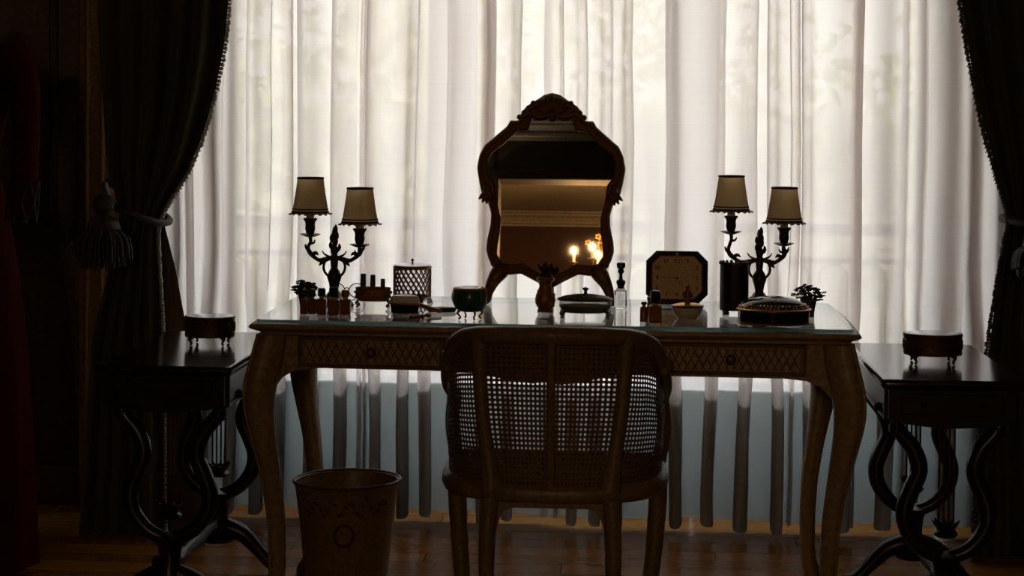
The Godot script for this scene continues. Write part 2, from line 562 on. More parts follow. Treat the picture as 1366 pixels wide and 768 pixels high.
func outside() -> void:
	var slab := MB.new().box(Vector3(-0.2, -0.15, -6.95), Vector3(6.0, 0.26, 1.42), 0.01)
	struct("balcony_floor", slab, M.balcony_stone)
	struct("ground", MB.new().box(Vector3(0, -3.6, -40), Vector3(120, 0.4, 90), 0.01), M.lawn)
	# wrought-iron railing
	var r := thing("balcony_railing", Vector3(-0.2, -0.02, -7.4), "iron balcony railing of arches and rings seen through the sheer curtain", "railing")
	part("top_rail", MB.new().box(Vector3(0, 0.845, 0), Vector3(4.6, 0.045, 0.05), 0.008), M.iron, r)
	part("middle_rail", MB.new().box(Vector3(0, 0.72, 0), Vector3(4.6, 0.022, 0.025), 0.004), M.iron, r)
	part("lower_rail", MB.new().box(Vector3(0, 0.30, 0), Vector3(4.6, 0.018, 0.022), 0.004), M.iron, r)
	part("bottom_rail", MB.new().box(Vector3(0, 0.12, 0), Vector3(4.6, 0.022, 0.025), 0.004), M.iron, r)
	var n := 30
	var step := 0.152
	var arch := MB.new()
	var pts := [Vector3(-0.056, 0.31, 0)]
	for k in 9:
		var a := PI - PI * k / 8
		pts.append(Vector3(cos(a) * 0.056, 0.65 + sin(a) * 0.056, 0))
	pts.append(Vector3(0.056, 0.31, 0))
	var am := arch.tube(pts, 0.006, 6).done()
	var ringp := []
	for k in 16:
		ringp.append(Vector3(cos(TAU * k / 16) * 0.064, 0.21 + sin(TAU * k / 16) * 0.072, 0))
	var rm := MB.new().tube(ringp, 0.006, 6, 1.0, true).done()
	var bm := MB.new().box(Vector3(0, 0.42, 0), Vector3(0.02, 0.86, 0.02), 0.002).done()
	for i in n:
		var x := (i - (n - 1) * 0.5) * step
		mesh_part("arch", am, M.iron, r).position.x = x
		mesh_part("ring", rm, M.iron, r).position.x = x
	for i in 7:
		mesh_part("post", bm, M.iron, r).position.x = (i - 3) * step * 5
	# garden trees, sunlit, some way beyond the balcony
	var spots := [[-2.3, -15.0, 6.2, 1], [0.2, -25.0, 7.6, 2], [3.4, -16.5, 6.4, 0], [-7.0, -27.0, 8.0, 2]]
	var where := ["leafy garden tree outside beyond the left candelabrum", "distant leafy garden tree outside beyond the dressing mirror", "leafy garden tree outside beyond the right side table", "distant leafy garden tree outside, farthest left beside the left drape"]
	for i in spots.size():
		var s: Array = spots[i]
		var t := thing("garden_tree", Vector3(s[0], -3.4, s[1]), where[i], "tree", "garden trees")
		var h: float = s[2]
		part("trunk", MB.new().tube(smooth_path([Vector3(0, 0, 0), Vector3(0.08, h * 0.3, 0.05), Vector3(-0.05, h * 0.6, 0)], 8), taper(0.16, 0.06, 8), 8), M.bark, t)
		var f := MB.new()
		for k in 1500:
			var dir := Vector3(rng.randfn(), rng.randfn(), rng.randfn()).normalized()
			var lump := 1.0 + 0.35 * sin(dir.x * 5.0 + i) * sin(dir.y * 6.0 + i * 2.0)
			var p := Vector3(0, h * 0.66, 0) + dir * Vector3(h * 0.34, h * 0.36, h * 0.34) * lump * pow(rng.randf(), 0.35)
			var u := Vector3(rng.randfn(), rng.randfn(), rng.randfn()).normalized() * 0.13
			var v := u.cross(Vector3(rng.randfn(), rng.randfn(), rng.randfn()).normalized()) * 0.6
			f.tri(p - u, p + v, p + u, 4294967295)
			f.tri(p - u, p + u, p - v, 4294967295)
		part("foliage", f, M["tree_leaf_%d" % s[3]], t).set_meta("kind", "stuff")

# ---------------------------------------------------------------- sheer curtains
func sheers() -> void:
	# each fold: [left, right] of its bulge towards the room, in metres along the rail
	var seen := [[-1.035, -0.985], [-0.935, -0.895], [-0.825, -0.788], [-0.738, -0.70], [-0.672, -0.633], [0.106, 0.149], [0.209, 0.249], [0.307, 0.351], [0.415, 0.454], [0.516, 0.552], [0.732, 0.789, 0.8], [0.926, 0.968, 0.9]]
	var folds := []
	var x := -1.50
	while x < 1.32:
		var w := 0.034 + 0.034 * rng.randf() * rng.randf()
		var gap := 0.03 + 0.065 * rng.randf()
		var clash := false
		for f in seen:
			if x + w > f[0] - 0.05 and x < f[1] + 0.05:
				clash = true
		if not clash:
			folds.append([x, x + w])
			x += w + gap
		else:
			x += 0.01
	folds.append_array(seen)
	# narrow gathers between the broad folds
	var gathers := []
	for i in folds.size() - 1:
		var a: float = folds[i][1] + 0.02
		var b: float = folds[i + 1][0] - 0.02
		if b - a > 0.024:
			var gx := lerpf(a, b - 0.012, rng.randf())
			gathers.append([gx, gx + 0.008 + 0.006 * rng.randf(), 1.0, 0.02 + 0.016 * rng.randf()])
	folds.append_array(gathers)
	folds.sort_custom(func(p, q): return p[0] < q[0])
	var tk := MB.new().tube([Vector3(-1.6, 2.745, -5.66), Vector3(1.44, 2.745, -5.66)], 0.012, 8)
	struct("trim_6", tk, M.brass)
	sheer_panel(folds, -1.56, -0.268, "sheer white voile curtain hanging behind the left candelabrum and left half of desk")
	sheer_panel(folds, -0.29, 1.40, "sheer white voile curtain hanging behind the clock and right half of desk")

func sheer_panel(folds: Array, xa: float, xb: float, label: String) -> void:
	var zb := -5.66 if xa > -1.0 else -5.70
	var knots := [Vector2(xa, zb)]
	for f in folds:
		if f[0] < xa + 0.04 or f[1] > xb - 0.06:
			continue
		var w: float = f[1] - f[0]
		var d: float = f[3] if f.size() > 3 else 0.055 + 0.05 * rng.randf()
		var nk := 0.016 if f.size() < 4 else 0.007
		var lean := (0.5 * w + 0.006 * rng.randf()) * (1.0 if rng.randf() < 0.5 else -1.0)
		knots.append(Vector2(f[0] - nk, zb + 0.004 * rng.randf()))
		knots.append(Vector2(f[0] + 0.001 + lean * 0.5, zb + d * 0.35))
		knots.append(Vector2(f[0] + w * 0.12 + lean, zb + d * 0.85))
		knots.append(Vector2(f[0] + w * 0.5 + lean, zb + d))
		knots.append(Vector2(f[1] - w * 0.12 + lean, zb + d * 0.85))
		knots.append(Vector2(f[1] - 0.001 + lean * 0.5, zb + d * 0.35))
		knots.append(Vector2(f[1] + nk, zb + 0.004 * rng.randf()))
	knots.append(Vector2(xb, zb))
	var pts := []
	var keep := [0.35]
	for f in folds:
		if f[0] < xa + 0.04 or f[1] > xb - 0.06:
			continue
		for q in 7:
			keep.append(f[2] if f.size() > 2 else 0.35 + 0.35 * fposmod(f[0] * 37.0, 1.0))
	keep.append(0.35)
	for i in knots.size():
		pts.append(Vector3(knots[i].x, 0, knots[i].y))
	# the necks of the folds close towards the floor
	var pts_low := pts.duplicate()
	for i in range(1, pts.size() - 1, 7):
		var mid: float = pts[i + 3].x
		var c: float = (pts[i].x + pts[i + 6].x) * 0.5
		for q in range(1, 6):
			pts_low[i + q] = pts[i + q] + Vector3((c - mid) * (0.5 if q == 1 or q == 5 else 1.0), 0, 0)
		mid = c
		pts_low[i] = Vector3(mid - 0.006, 0, pts[i].z - 0.004)
		pts_low[i + 6] = Vector3(mid + 0.006, 0, pts[i + 6].z - 0.004)
	var line := smooth_path(pts, pts.size() * 2)
	var line_low := smooth_path(pts_low, pts.size() * 2)
	var wob := FastNoiseLite.new()
	wob.seed = 11
	wob.frequency = 1.4
	var rows := []
	var ys := [0.0, 0.06, 0.15, 0.3, 0.4, 0.5, 0.6, 0.7, 0.82, 0.95, 1.2, 1.45, 1.7, 2.1, 2.5, 2.72]
	for y in ys:
		var r := []
		for i in line.size():
			var p: Vector3 = line_low[i].lerp(line[i], smoothstep(0.3, 0.85, y))
			var sway := wob.get_noise_2d(p.x * 2.0, y * 0.7) * 0.012
			var dep := wob.get_noise_2d(p.x * 3.0 + 40.0, y * 0.9) * 0.016
			var kp: float = lerpf(1.0, keep[mini(roundi(i * (keep.size() - 1.0) / (line.size() - 1.0)), keep.size() - 1)], smoothstep(0.3, 1.0, y))
			var depth: float = (p.z - zb) * kp * (1.0 + 0.25 * wob.get_noise_2d(p.x * 4.0 + 9.0, y)) + dep
			var hem := 0.032 - 0.16 * clampf(p.z - zb, 0.0, 0.1) + 0.012 * wob.get_noise_2d(p.x * 4.0, 77.0)
			r.append(Vector3(p.x + sway, maxf(y, hem) if y < 0.01 else y, zb + depth))
		rows.append(r)
	var m := MB.new().grid(rows)
	var o := thing("sheer_curtain", Vector3(), label, "curtain", "sheer curtains")
	part("panel", m, M.sheer, o)
	# deep hem: the bottom of the cloth turned up and sewn, a second layer behind the first, with dim bluish light painted into its colour
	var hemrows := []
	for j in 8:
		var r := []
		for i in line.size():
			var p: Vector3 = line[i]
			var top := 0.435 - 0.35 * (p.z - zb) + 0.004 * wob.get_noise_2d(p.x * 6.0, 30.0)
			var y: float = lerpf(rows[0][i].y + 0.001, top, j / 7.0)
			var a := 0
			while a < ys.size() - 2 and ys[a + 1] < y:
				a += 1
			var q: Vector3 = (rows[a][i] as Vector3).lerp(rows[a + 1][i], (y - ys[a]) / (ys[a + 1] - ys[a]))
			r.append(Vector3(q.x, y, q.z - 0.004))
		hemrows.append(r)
	part("hem", MB.new().grid(hemrows), M.sheer_hem_dimmed, o)

# ---------------------------------------------------------------- heavy drapes
func drape_rows(left: Array, right: Array, ys: Array, folds: int, depth: float, z0: float, phase: float) -> Array:
	var rows := []
	for y in ys:
		var xl := interp(left, y)
		var xr := interp(right, y)
		var r := []
		var n := folds * 8
		for i in n + 1:
			var u := float(i) / n
			var g := clampf((xr - xl) / 0.35, 0.45, 1.3)
			var z := z0 + depth * g * (0.5 * sin(u * folds * TAU + phase) + 0.22 * sin(u * folds * TAU * 0.5 + 1.3 + y * 0.5) + 0.1 * sin(u * 31.0 + y))
			r.append(Vector3(lerpf(xl, xr, u), y, z))
		rows.append(r)
	return rows

func fringe(path: Array, n: int, material: Material, parent: Node, towards: Vector3) -> void:
	# tufted trimming sewn along an edge: one small bobble beside the other
	var m := MB.new()
	var line := smooth_path(path, n)
	for i in n:
		var p: Vector3 = line[i]
		var o := towards * (0.004 + 0.004 * rng.randf()) + Vector3(0, 0, 0.004 * rng.randf())
		m.ball(p + o, 0.006 + 0.0024 * rng.randf(), 6, 0.85)
		if i % 2 == 0:
			m.tube([p + o, p + o + towards * 0.010 + Vector3(0, -0.008, 0.004)], [0.0028, 0.0012], 5)
	part("fringe", m, material, parent).set_meta("kind", "stuff")

func tassel(c: Vector3, r: float, h: float, parent: Node) -> void:
	var m := MB.new()
	m.ball(c + Vector3(0, h * 0.42, 0), r * 0.42, 10)
	m.lathe([[r * 0.2, h * 0.3], [r * 0.55, h * 0.22], [r * 0.62, h * 0.12], [r * 0.45, h * 0.1]], c, 14)
	part("tassel_head", m, M.tassel, parent)
	var s := MB.new()
	for layer in 2:
		for k in 44:
			var a := TAU * k / 44 + layer * 0.1
			var rr := r * (0.85 + 0.2 * rng.randf()) * (1.0 - 0.25 * layer)
			var y0 := h * (0.12 - 0.1 * layer)
			var p := [c + Vector3(cos(a) * r * 0.4, y0, sin(a) * r * 0.4), c + Vector3(cos(a) * rr * 0.9, y0 - h * 0.12, sin(a) * rr * 0.9), c + Vector3(cos(a) * rr, y0 - h * (0.3 + 0.1 * rng.randf()), sin(a) * rr)]
			s.tube(smooth_path(p, 5), 0.0042, 5)
			s.ball(p[2], 0.0052, 6, 1.2)
	part("tassel_skirt", s, M.tassel, parent).set_meta("kind", "stuff")

func drapes() -> void:
	var ys := [0.0, 0.2, 0.4, 0.6, 0.75, 0.86, 0.93, 0.98, 1.03, 1.1, 1.2, 1.32, 1.48, 1.62, 1.85, 2.2, 2.6, 2.84]
	# left
	var o := thing("window_drape", Vector3(), "heavy dark green drape at the left, tied back with a bushy tassel", "drape", "tied-back drapes")
	var le := [[0.0, -1.66], [0.6, -1.62], [0.93, -1.545], [0.98, -1.54], [1.1, -1.575], [1.5, -1.60], [2.84, -1.63]]
	var re := [[0.0, -1.40], [0.63, -1.411], [0.9, -1.428], [0.955, -1.425], [1.0, -1.40], [1.06, -1.36], [1.12, -1.325], [1.2, -1.295], [1.32, -1.259], [1.474, -1.228], [1.606, -1.216], [2.0, -1.19], [2.84, -1.12]]
	var rows := drape_rows(le, re, ys, 5, 0.075, -5.40, 0.4)
	part("cloth", MB.new().grid(rows), M.drape, o)
	var edge_hi := []
	var edge_lo := []
	for r in rows:
		var p: Vector3 = r[-1]
		if p.y >= 0.93:
			edge_hi.append(p)
		if p.y <= 0.98:
			edge_lo.append(p)
	fringe(edge_hi, 150, M.fringe, o, Vector3(0.8, 0, 0.5))
	fringe(edge_lo, 95, M.fringe, o, Vector3(0.5, 0, 0.8))
	# lining that shows past the trimmed edge below the tie
	var ll := [[0.0, -1.44], [0.63, -1.43], [0.93, -1.43]]
	var lr := [[0.0, -1.29], [0.3, -1.315], [0.63, -1.352], [0.8, -1.385], [0.93, -1.418]]
	part("lining", MB.new().grid(drape_rows(ll, lr, [0.0, 0.3, 0.5, 0.63, 0.72, 0.8, 0.87, 0.93], 1, 0.05, -5.45, 2.0)), M.drape_lining, o)
	var tie := smooth_path([Vector3(-1.62, 1.05, -5.5), Vector3(-1.56, 1.0, -5.36), Vector3(-1.47, 0.965, -5.33), Vector3(-1.415, 0.945, -5.37), Vector3(-1.41, 0.95, -5.46), Vector3(-1.5, 1.0, -5.5), Vector3(-1.62, 1.06, -5.52)], 24)
	part("tieback_cord", MB.new().tube(tie, 0.011, 8), M.tassel, o)
	tassel(Vector3(-1.553, 0.905, -5.26), 0.082, 0.235, o)
	# right
	o = thing("window_drape", Vector3(), "heavy dark drape at the right, cut off by the picture, fringed along its edge", "drape", "tied-back drapes")
	le = [[0.0, 0.985], [0.3, 0.995], [0.671, 1.022], [0.8, 1.046], [0.93, 1.066], [0.99, 1.078], [1.05, 1.06], [1.12, 1.035], [1.21, 1.005], [1.3, 0.981], [1.404, 0.957], [1.5, 0.94], [1.62, 0.92], [2.0, 0.87], [2.84, 0.76]]
	re = [[0.0, 1.40], [0.93, 1.20], [0.99, 1.19], [1.2, 1.32], [2.84, 1.36]]
	rows = drape_rows(le, re, ys, 5, 0.075, -5.40, 2.2)
	part("cloth", MB.new().grid(rows), M.drape, o)
	var edge := []
	for r in rows:
		edge.append(r[0])
	fringe(edge, 300, M.fringe_dark, o, Vector3(-0.9, 0, 0.3))
	tie = smooth_path([Vector3(1.30, 1.06, -5.5), Vector3(1.2, 1.0, -5.35), Vector3(1.12, 0.98, -5.32), Vector3(1.07, 0.985, -5.38), Vector3(1.075, 0.99, -5.47), Vector3(1.15, 1.0, -5.5), Vector3(1.30, 1.05, -5.52)], 24)
	part("tieback_cord", MB.new().tube(tie, 0.011, 8), M.tassel, o)
	tassel(Vector3(1.125, 0.90, -5.26), 0.06, 0.18, o)

# ---------------------------------------------------------------- desk
func desk() -> void:
	var cx := -0.2
	var o := thing("dressing_table", Vector3(cx, 0, -4.71), "cream painted dressing table with curved cabriole legs under a sheet of glass", "table")
	# moulded top: stacked slabs with rounded edge (plan with bowed ends)
	var top := MB.new()
	var prof := [[0.0, 0.738], [-0.012, 0.741], [0.002, 0.748], [0.014, 0.753], [0.018, 0.758], [0.014, 0.764], [0.002, 0.7655]]
	var rows := []
	for p in prof:
		rows.append(desk_ring(0.7225 + p[0], 0.31 + p[0], p[1]))
	top.grid(rows, true)
	var cap := []
	for q in desk_ring(0.7245, 0.312, 0.7655):
		cap.append(q)
	for i in range(1, cap.size() - 1):
		top.tri(cap[0], cap[i], cap[i + 1], 9)
	part("table_top", top, M.cream_paint, o)
	var gl := MB.new()
	var g0 := desk_ring(0.722, 0.309, 0.7665)
	var g1 := desk_ring(0.722, 0.309, 0.7755)
	gl.grid([g0, g1], true, 2)
	for i in range(1, g0.size() - 1):
		gl.tri(g1[0], g1[i], g1[i + 1], 3)
		gl.tri(g0[0], g0[i + 1], g0[i], 4)
	var sheet := part("glass_sheet", gl, M.top_glass, o)
	var ed := MB.new()
	ed.grid([desk_ring(0.7222, 0.3092, 0.7667), desk_ring(0.7222, 0.3092, 0.7752)], true, 2)
	part("polished_edge", ed, M.glass_edge, sheet)
	# front and back aprons with a serpentine lower edge
	var low := [[-0.705, 0.555], [-0.684, 0.60], [-0.660, 0.632], [-0.63, 0.648], [-0.58, 0.656], [-0.30, 0.655], [-0.18, 0.650], [-0.10, 0.634], [-0.045, 0.628], [-0.02, 0.634], [0.02, 0.626], [0.07, 0.632], [0.14, 0.650], [0.20, 0.653], [0.56, 0.652], [0.61, 0.647], [0.645, 0.634], [0.672, 0.606], [0.696, 0.555]]
	var poly := v2(low)
	poly.append(Vector2(0.705, 0.555))
	poly.append(Vector2(0.705, 0.738))
	poly.append(Vector2(-0.705, 0.738))
	part("front_apron", MB.new().prism(poly, 0.262, 0.284), M.cream_paint, o)
	part("back_apron", MB.new().prism(poly, -0.284, -0.262), M.cream_paint, o)
	for s in [-1.0, 1.0]:
		part("side_apron", MB.new().box(Vector3(s * 0.678, 0.68, 0), Vector3(0.022, 0.116, 0.5), 0.003), M.cream_paint, o)
	# three drawer fronts with framing beads and small knobs
	for d in [[-0.44, 0.34], [0.0, 0.34], [0.43, 0.34]]:
		var df := part("drawer", MB.new().box(Vector3(d[0], 0.697, 0.288), Vector3(d[1], 0.062, 0.012), 0.003), M.cream_paint, o)
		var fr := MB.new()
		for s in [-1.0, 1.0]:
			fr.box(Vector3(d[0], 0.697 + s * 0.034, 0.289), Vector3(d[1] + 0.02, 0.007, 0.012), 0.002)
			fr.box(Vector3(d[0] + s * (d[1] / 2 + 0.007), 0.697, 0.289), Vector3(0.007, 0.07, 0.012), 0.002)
		part("drawer_bead", fr, M.cream_dark, df)
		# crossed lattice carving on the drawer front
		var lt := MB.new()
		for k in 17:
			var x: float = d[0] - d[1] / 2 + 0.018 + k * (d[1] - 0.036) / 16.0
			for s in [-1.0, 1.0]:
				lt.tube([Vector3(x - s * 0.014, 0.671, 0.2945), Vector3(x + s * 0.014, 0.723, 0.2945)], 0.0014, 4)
		part("lattice_carving", lt, M.cream_dark, df)
		var kb := MB.new()
		kb.xf = Transform3D(Basis(Vector3.RIGHT, PI / 2), Vector3(d[0], 0.697, 0.293))
		kb.lathe([[0.013, 0.0], [0.013, 0.003], [0.005, 0.006], [0.006, 0.012], [0.011, 0.018], [0.009, 0.024], [0.0, 0.026]], Vector3(), 14)
		part("knob", kb, M.bronze, df)
	# cabriole legs
	var leg := leg_mesh()
	for s in [[-1, 1], [1, 1], [-1, -1], [1, -1]]:
		var l := mesh_part("leg", leg, M.cream_paint, o)
		l.position = Vector3(s[0] * 0.69, 0, s[1] * 0.285)
		l.rotation.y = -atan2(s[1] * 0.55, s[0] * 1.0)
	# small knob on each side of the frame, near the front
	for s in [-1.0, 1.0]:
		part("corner_boss", MB.new().ball(Vector3(s * 0.715, 0.722, 0.27), 0.011, 10), M.cream_dark, o)

func desk_ring(hx: float, hz: float, y: float) -> Array:
	# rectangular plan whose front and back bow out a little, corners clipped and eared
	var pts := []
	var n := 16
	for i in n + 1:
		var t := -1.0 + 2.0 * i / n
		pts.append(Vector3(t * (hx - 0.012), y, hz - 0.008 * (1.0 - cos(t * PI)) * 0.5 + 0.006))
	for i in 9:
		var t := 1.0 - 2.0 * i / 8
		pts.append(Vector3(hx + 0.004 - 0.006 * t * t, y, t * (hz - 0.012)))
	for i in n + 1:
		var t := 1.0 - 2.0 * i / n
		pts.append(Vector3(t * (hx - 0.012), y, -hz + 0.008 * (1.0 - cos(t * PI)) * 0.5 - 0.006))
	for i in 9:
		var t := -1.0 + 2.0 * i / 8
		pts.append(Vector3(-hx - 0.004 + 0.006 * t * t, y, t * (hz - 0.012)))
	return pts

func leg_mesh() -> ArrayMesh:
	# bulging along local +x; [height, offset, half width across, half depth]
	var sec := [[0.0, 0.012, 0.026, 0.024], [0.02, 0.014, 0.028, 0.026], [0.045, -0.004, 0.021, 0.02], [0.10, -0.02, 0.019, 0.018], [0.2, -0.022, 0.020, 0.019], [0.3, -0.017, 0.0215, 0.020], [0.4, -0.002, 0.025, 0.023], [0.48, 0.015, 0.030, 0.027], [0.54, 0.026, 0.035, 0.031], [0.585, 0.028, 0.038, 0.034], [0.63, 0.022, 0.040, 0.036], [0.68, 0.008, 0.040, 0.036], [0.738, -0.004, 0.036, 0.034]]
	var m := MB.new()
	var rows := []
	for i in 40:
		var y := 0.738 * i / 39.0
		var c := []
		for k in range(1, 4):
			var tab := []
			for s in sec:
				tab.append([s[0], s[k]])
			c.append((interp(tab, y - 0.012) + interp(tab, y) * 2.0 + interp(tab, y + 0.012)) / 4.0)
		var r := []
		for k in 16:
			var a := TAU * k / 16
			var ca := cos(a)
			var sa := sin(a)
			var px: float = signf(ca) * pow(absf(ca), 0.75) * c[1]
			var pz: float = signf(sa) * pow(absf(sa), 0.75) * c[2]
			r.append(Vector3(c[0] + px, y, -pz))
		rows.append(r)
	m.grid(rows, true)
	for i in range(1, 15):
		m.tri(rows[0][0], rows[0][i + 1], rows[0][i], 5)
	# carved ridge down the front of the knee
	var ridge := []
	for s in sec.slice(3):
		ridge.append(Vector3(s[1] + s[2] - 0.001, s[0], 0))
	m.tube(smooth_path(ridge, 24), 0.005, 6)
	return m.done()

# ---------------------------------------------------------------- lyre side tables and their boxes
func side_tables() -> void:
	lyre_table(Vector3(-1.147, 0, -4.73), "dark mahogany lyre-base side table left of the dressing table")
	lyre_table(Vector3(0.755, 0, -4.74), "dark mahogany lyre-base side table right of the dressing table")
	trinket_box(Vector3(-1.128, 0.66, -4.80), 0.068, 0.055, "oval gilt filigree box with glass lid on the left lyre table")
	trinket_box(Vector3(0.753, 0.66, -4.70), 0.075, 0.058, "oval gilt filigree box with glass lid on the right lyre table")

func lyre_table(at: Vector3, label: String) -> void:
	var o := thing("side_table", at, label, "table", "lyre side tables")
	var top := MB.new()
	var rows := []
	for p in [[-0.014, 0.634], [-0.004, 0.637], [0.002, 0.643], [0.002, 0.654], [-0.003, 0.659], [-0.006, 0.66]]:
		rows.append(rect_ring(0.168 + p[0], 0.35 + p[0], p[1], 0.012))
	top.grid(rows, true)
	var c: Array = rows[-1]
	for i in range(1, c.size() - 1):
		top.tri(c[0], c[i], c[i + 1], 7)
	var b: Array = rows[0]
	for i in range(1, b.size() - 1):
		top.tri(b[0], b[i + 1], b[i], 8)
	part("table_top", top, M.mahogany_top, o)
	# apron: front and back boards bowed at the bottom, plain sides with a sunk panel
	var fp := v2([[-0.15, 0.634], [-0.15, 0.562], [-0.12, 0.553], [-0.05, 0.545], [0.0, 0.543], [0.05, 0.545], [0.12, 0.553], [0.15, 0.562], [0.15, 0.634]])
	part("front_board", MB.new().prism(fp, 0.318, 0.334), M.mahogany, o)
	part("back_board", MB.new().prism(fp, -0.334, -0.318), M.mahogany, o)
	var dr := part("drawer", MB.new().box(Vector3(0, 0.6, 0.336), Vector3(0.24, 0.05, 0.008), 0.002), M.mahogany, o)
	for s in [-1.0, 1.0]:
		part("drawer_knob", MB.new().ball(Vector3(s * 0.07, 0.6, 0.345), 0.007, 8), M.bronze, dr)
		part("side_board", MB.new().box(Vector3(s * 0.146, 0.594, 0), Vector3(0.014, 0.08, 0.636), 0.002), M.mahogany, o)
		var fr := MB.new()
		for q in [-1.0, 1.0]:
			fr.box(Vector3(s * 0.154, 0.594 + q * 0.033, 0), Vector3(0.008, 0.012, 0.62), 0.002)
			fr.box(Vector3(s * 0.154, 0.594, q * 0.304), Vector3(0.008, 0.054, 0.012), 0.002)
		part("side_panel_frame", fr, M.mahogany, o)
		part("leaf_bracket", MB.new().ball(Vector3(s * 0.157, 0.572, 0.2), 0.012, 8), M.bronze, o)
	for e in [-1.0, 1.0]:
		var zc: float = e * 0.265
		var ly := MB.new()
		for s in [-1.0, 1.0]:
			var arm := smooth_path([Vector3(s * 0.125, 0.545, zc), Vector3(s * 0.112, 0.52, zc), Vector3(s * 0.080, 0.48, zc), Vector3(s * 0.066, 0.43, zc), Vector3(s * 0.085, 0.38, zc), Vector3(s * 0.1, 0.335, zc), Vector3(s * 0.092, 0.285, zc), Vector3(s * 0.055, 0.238, zc), Vector3(0, 0.215, zc)], 30)
			var rr := []
			for i in 30:
				rr.append(0.0165 + 0.005 * sin(PI * i / 29.0))
			ly.tube(arm, rr, 10, 1.0)
			ly.ball(Vector3(s * 0.121, 0.53, zc), 0.02, 10)
		var lyre := part("lyre", ly, M.mahogany, o)
		for k in 4:
			part("string", MB.new().tube([Vector3(-0.018 + k * 0.012, 0.29, zc), Vector3(-0.018 + k * 0.012, 0.555, zc)], 0.0024, 6), M.bronze, lyre)
		var col := MB.new()
		col.lathe([[0.024, 0.0], [0.03, 0.008], [0.022, 0.016], [0.026, 0.026], [0.02, 0.03]], Vector3(0, 0.27, zc), 12)
		for k in 8:
			var a := TAU * k / 8
			col.tube([Vector3(cos(a) * 0.022, 0.297, zc + sin(a) * 0.022), Vector3(cos(a) * 0.034, 0.31, zc + sin(a) * 0.034)], [0.006, 0.001], 6)
		part("string_collar", col, M.mahogany, lyre)
		part("pedestal", MB.new().lathe([[0.0, 0.09], [0.045, 0.09], [0.05, 0.1], [0.036, 0.12], [0.026, 0.16], [0.03, 0.2], [0.038, 0.225], [0.0, 0.235]], Vector3(0, 0, zc), 16), M.mahogany, o)
		for s in [-1.0, 1.0]:
			var foot := smooth_path([Vector3(s * 0.02, 0.13, zc), Vector3(s * 0.07, 0.11, zc), Vector3(s * 0.115, 0.065, zc), Vector3(s * 0.15, 0.028, zc), Vector3(s * 0.182, 0.022, zc)], 14)
			part("foot", MB.new().tube(foot, [0.026, 0.026, 0.025, 0.024, 0.023, 0.021, 0.02, 0.019, 0.018, 0.018, 0.018, 0.019, 0.02, 0.018], 10), M.mahogany, o)
	part("stretcher", MB.new().lathe([[0.012, -0.25], [0.012, -0.2], [0.022, -0.17], [0.014, -0.12], [0.02, 0.0], [0.014, 0.12], [0.022, 0.17], [0.012, 0.2], [0.012, 0.25]], Vector3(), 12), M.mahogany, o)
	var stv: MeshInstance3D = o.get_child(o.get_child_count() - 1)
	stv.rotation.x = PI / 2
	stv.position = Vector3(0, 0.15, 0)

func rect_ring(hx: float, hz: float, y: float, r: float) -> Array:
	var pts := []
	for q in [[1, 1, 0], [1, -1, 1], [-1, -1, 2], [-1, 1, 3]]:
		for k in 5:
			var a: float = PI / 2 - q[2] * PI / 2 - k * PI / 8
			pts.append(Vector3(q[0] * (hx - r) + cos(a) * r, y, q[1] * (hz - r) + sin(a) * r))
	return pts

func trinket_box(at: Vector3, rx: float, rz: float, label: String) -> void:
	var o := thing("trinket_box", at, label, "box", "oval filigree boxes")
	var k := rz / rx
	part("body", MB.new().lathe([[0.0, 0.022], [rx * 0.96, 0.022], [rx * 0.985, 0.028], [rx * 0.97, 0.034], [rx * 0.97, 0.064], [rx * 0.99, 0.07], [rx, 0.073], [rx * 0.985, 0.076], [rx * 0.93, 0.076]], Vector3(), 36, 1.0, k), M.box_gilt, o)
	var fil := MB.new()
	for i in 20:
		var a := TAU * i / 20
		var c := Vector3(cos(a) * rx * 0.975, 0.049, sin(a) * rx * 0.975 * k)
		var t := Vector3(-sin(a), 0, cos(a) * k).normalized()
		var ring := []
		for j in 10:
			ring.append(c + t * cos(TAU * j / 10) * rx * 0.135 + Vector3(0, sin(TAU * j / 10) * 0.0125, 0))
		fil.tube(ring, 0.0014, 5, 1.0, true)
		fil.ball(c, 0.0032, 6)
	part("filigree", fil, M.box_gilt, o)
	part("lid", MB.new().lathe([[rx * 0.93, 0.0745], [rx * 0.93, 0.0765], [rx * 0.7, 0.0785], [0.0, 0.0795]], Vector3(), 36, 1.0, k), M.silver, o)
	for i in 4:
		var a := PI / 4 + i * PI / 2
		var p := Vector3(cos(a) * rx * 0.86, 0, sin(a) * rz * 0.86)
		var u := Vector3(cos(a), 0, sin(a))
		part("foot", MB.new().tube(smooth_path([p + Vector3(0, 0.024, 0), p + u * 0.006 + Vector3(0, 0.016, 0), p - u * 0.001 + Vector3(0, 0.007, 0), p + u * 0.004 + Vector3(0, 0.0035, 0)], 8), [0.008, 0.007, 0.0055, 0.004, 0.0032, 0.003, 0.0034, 0.0035], 7), M.box_gilt, o)

# ---------------------------------------------------------------- caned chair
func chair_plan(t: float) -> Vector2:
	# plan of the tub, t from -1 (left front) over 0 (back) to 1 (right front)
	var tab := [[0.0, 0.0, 0.0], [0.25, 0.075, -0.004], [0.42, 0.135, -0.018], [0.55, 0.190, -0.05], [0.68, 0.228, -0.11], [0.8, 0.243, -0.19], [0.9, 0.245, -0.27], [1.0, 0.238, -0.36]]
	var a := absf(t)
	var tx := []
	var tz := []
	for r in tab:
		tx.append([r[0], r[1]])
		tz.append([r[0], r[2]])
	var x := (interp(tx, a - 0.03) + interp(tx, a) + interp(tx, a + 0.03)) / 3.0 if a > 0.03 else interp(tx, a)
	var z := (interp(tz, a - 0.03) + interp(tz, a) + interp(tz, a + 0.03)) / 3.0
	return Vector2(signf(t) * x, z)

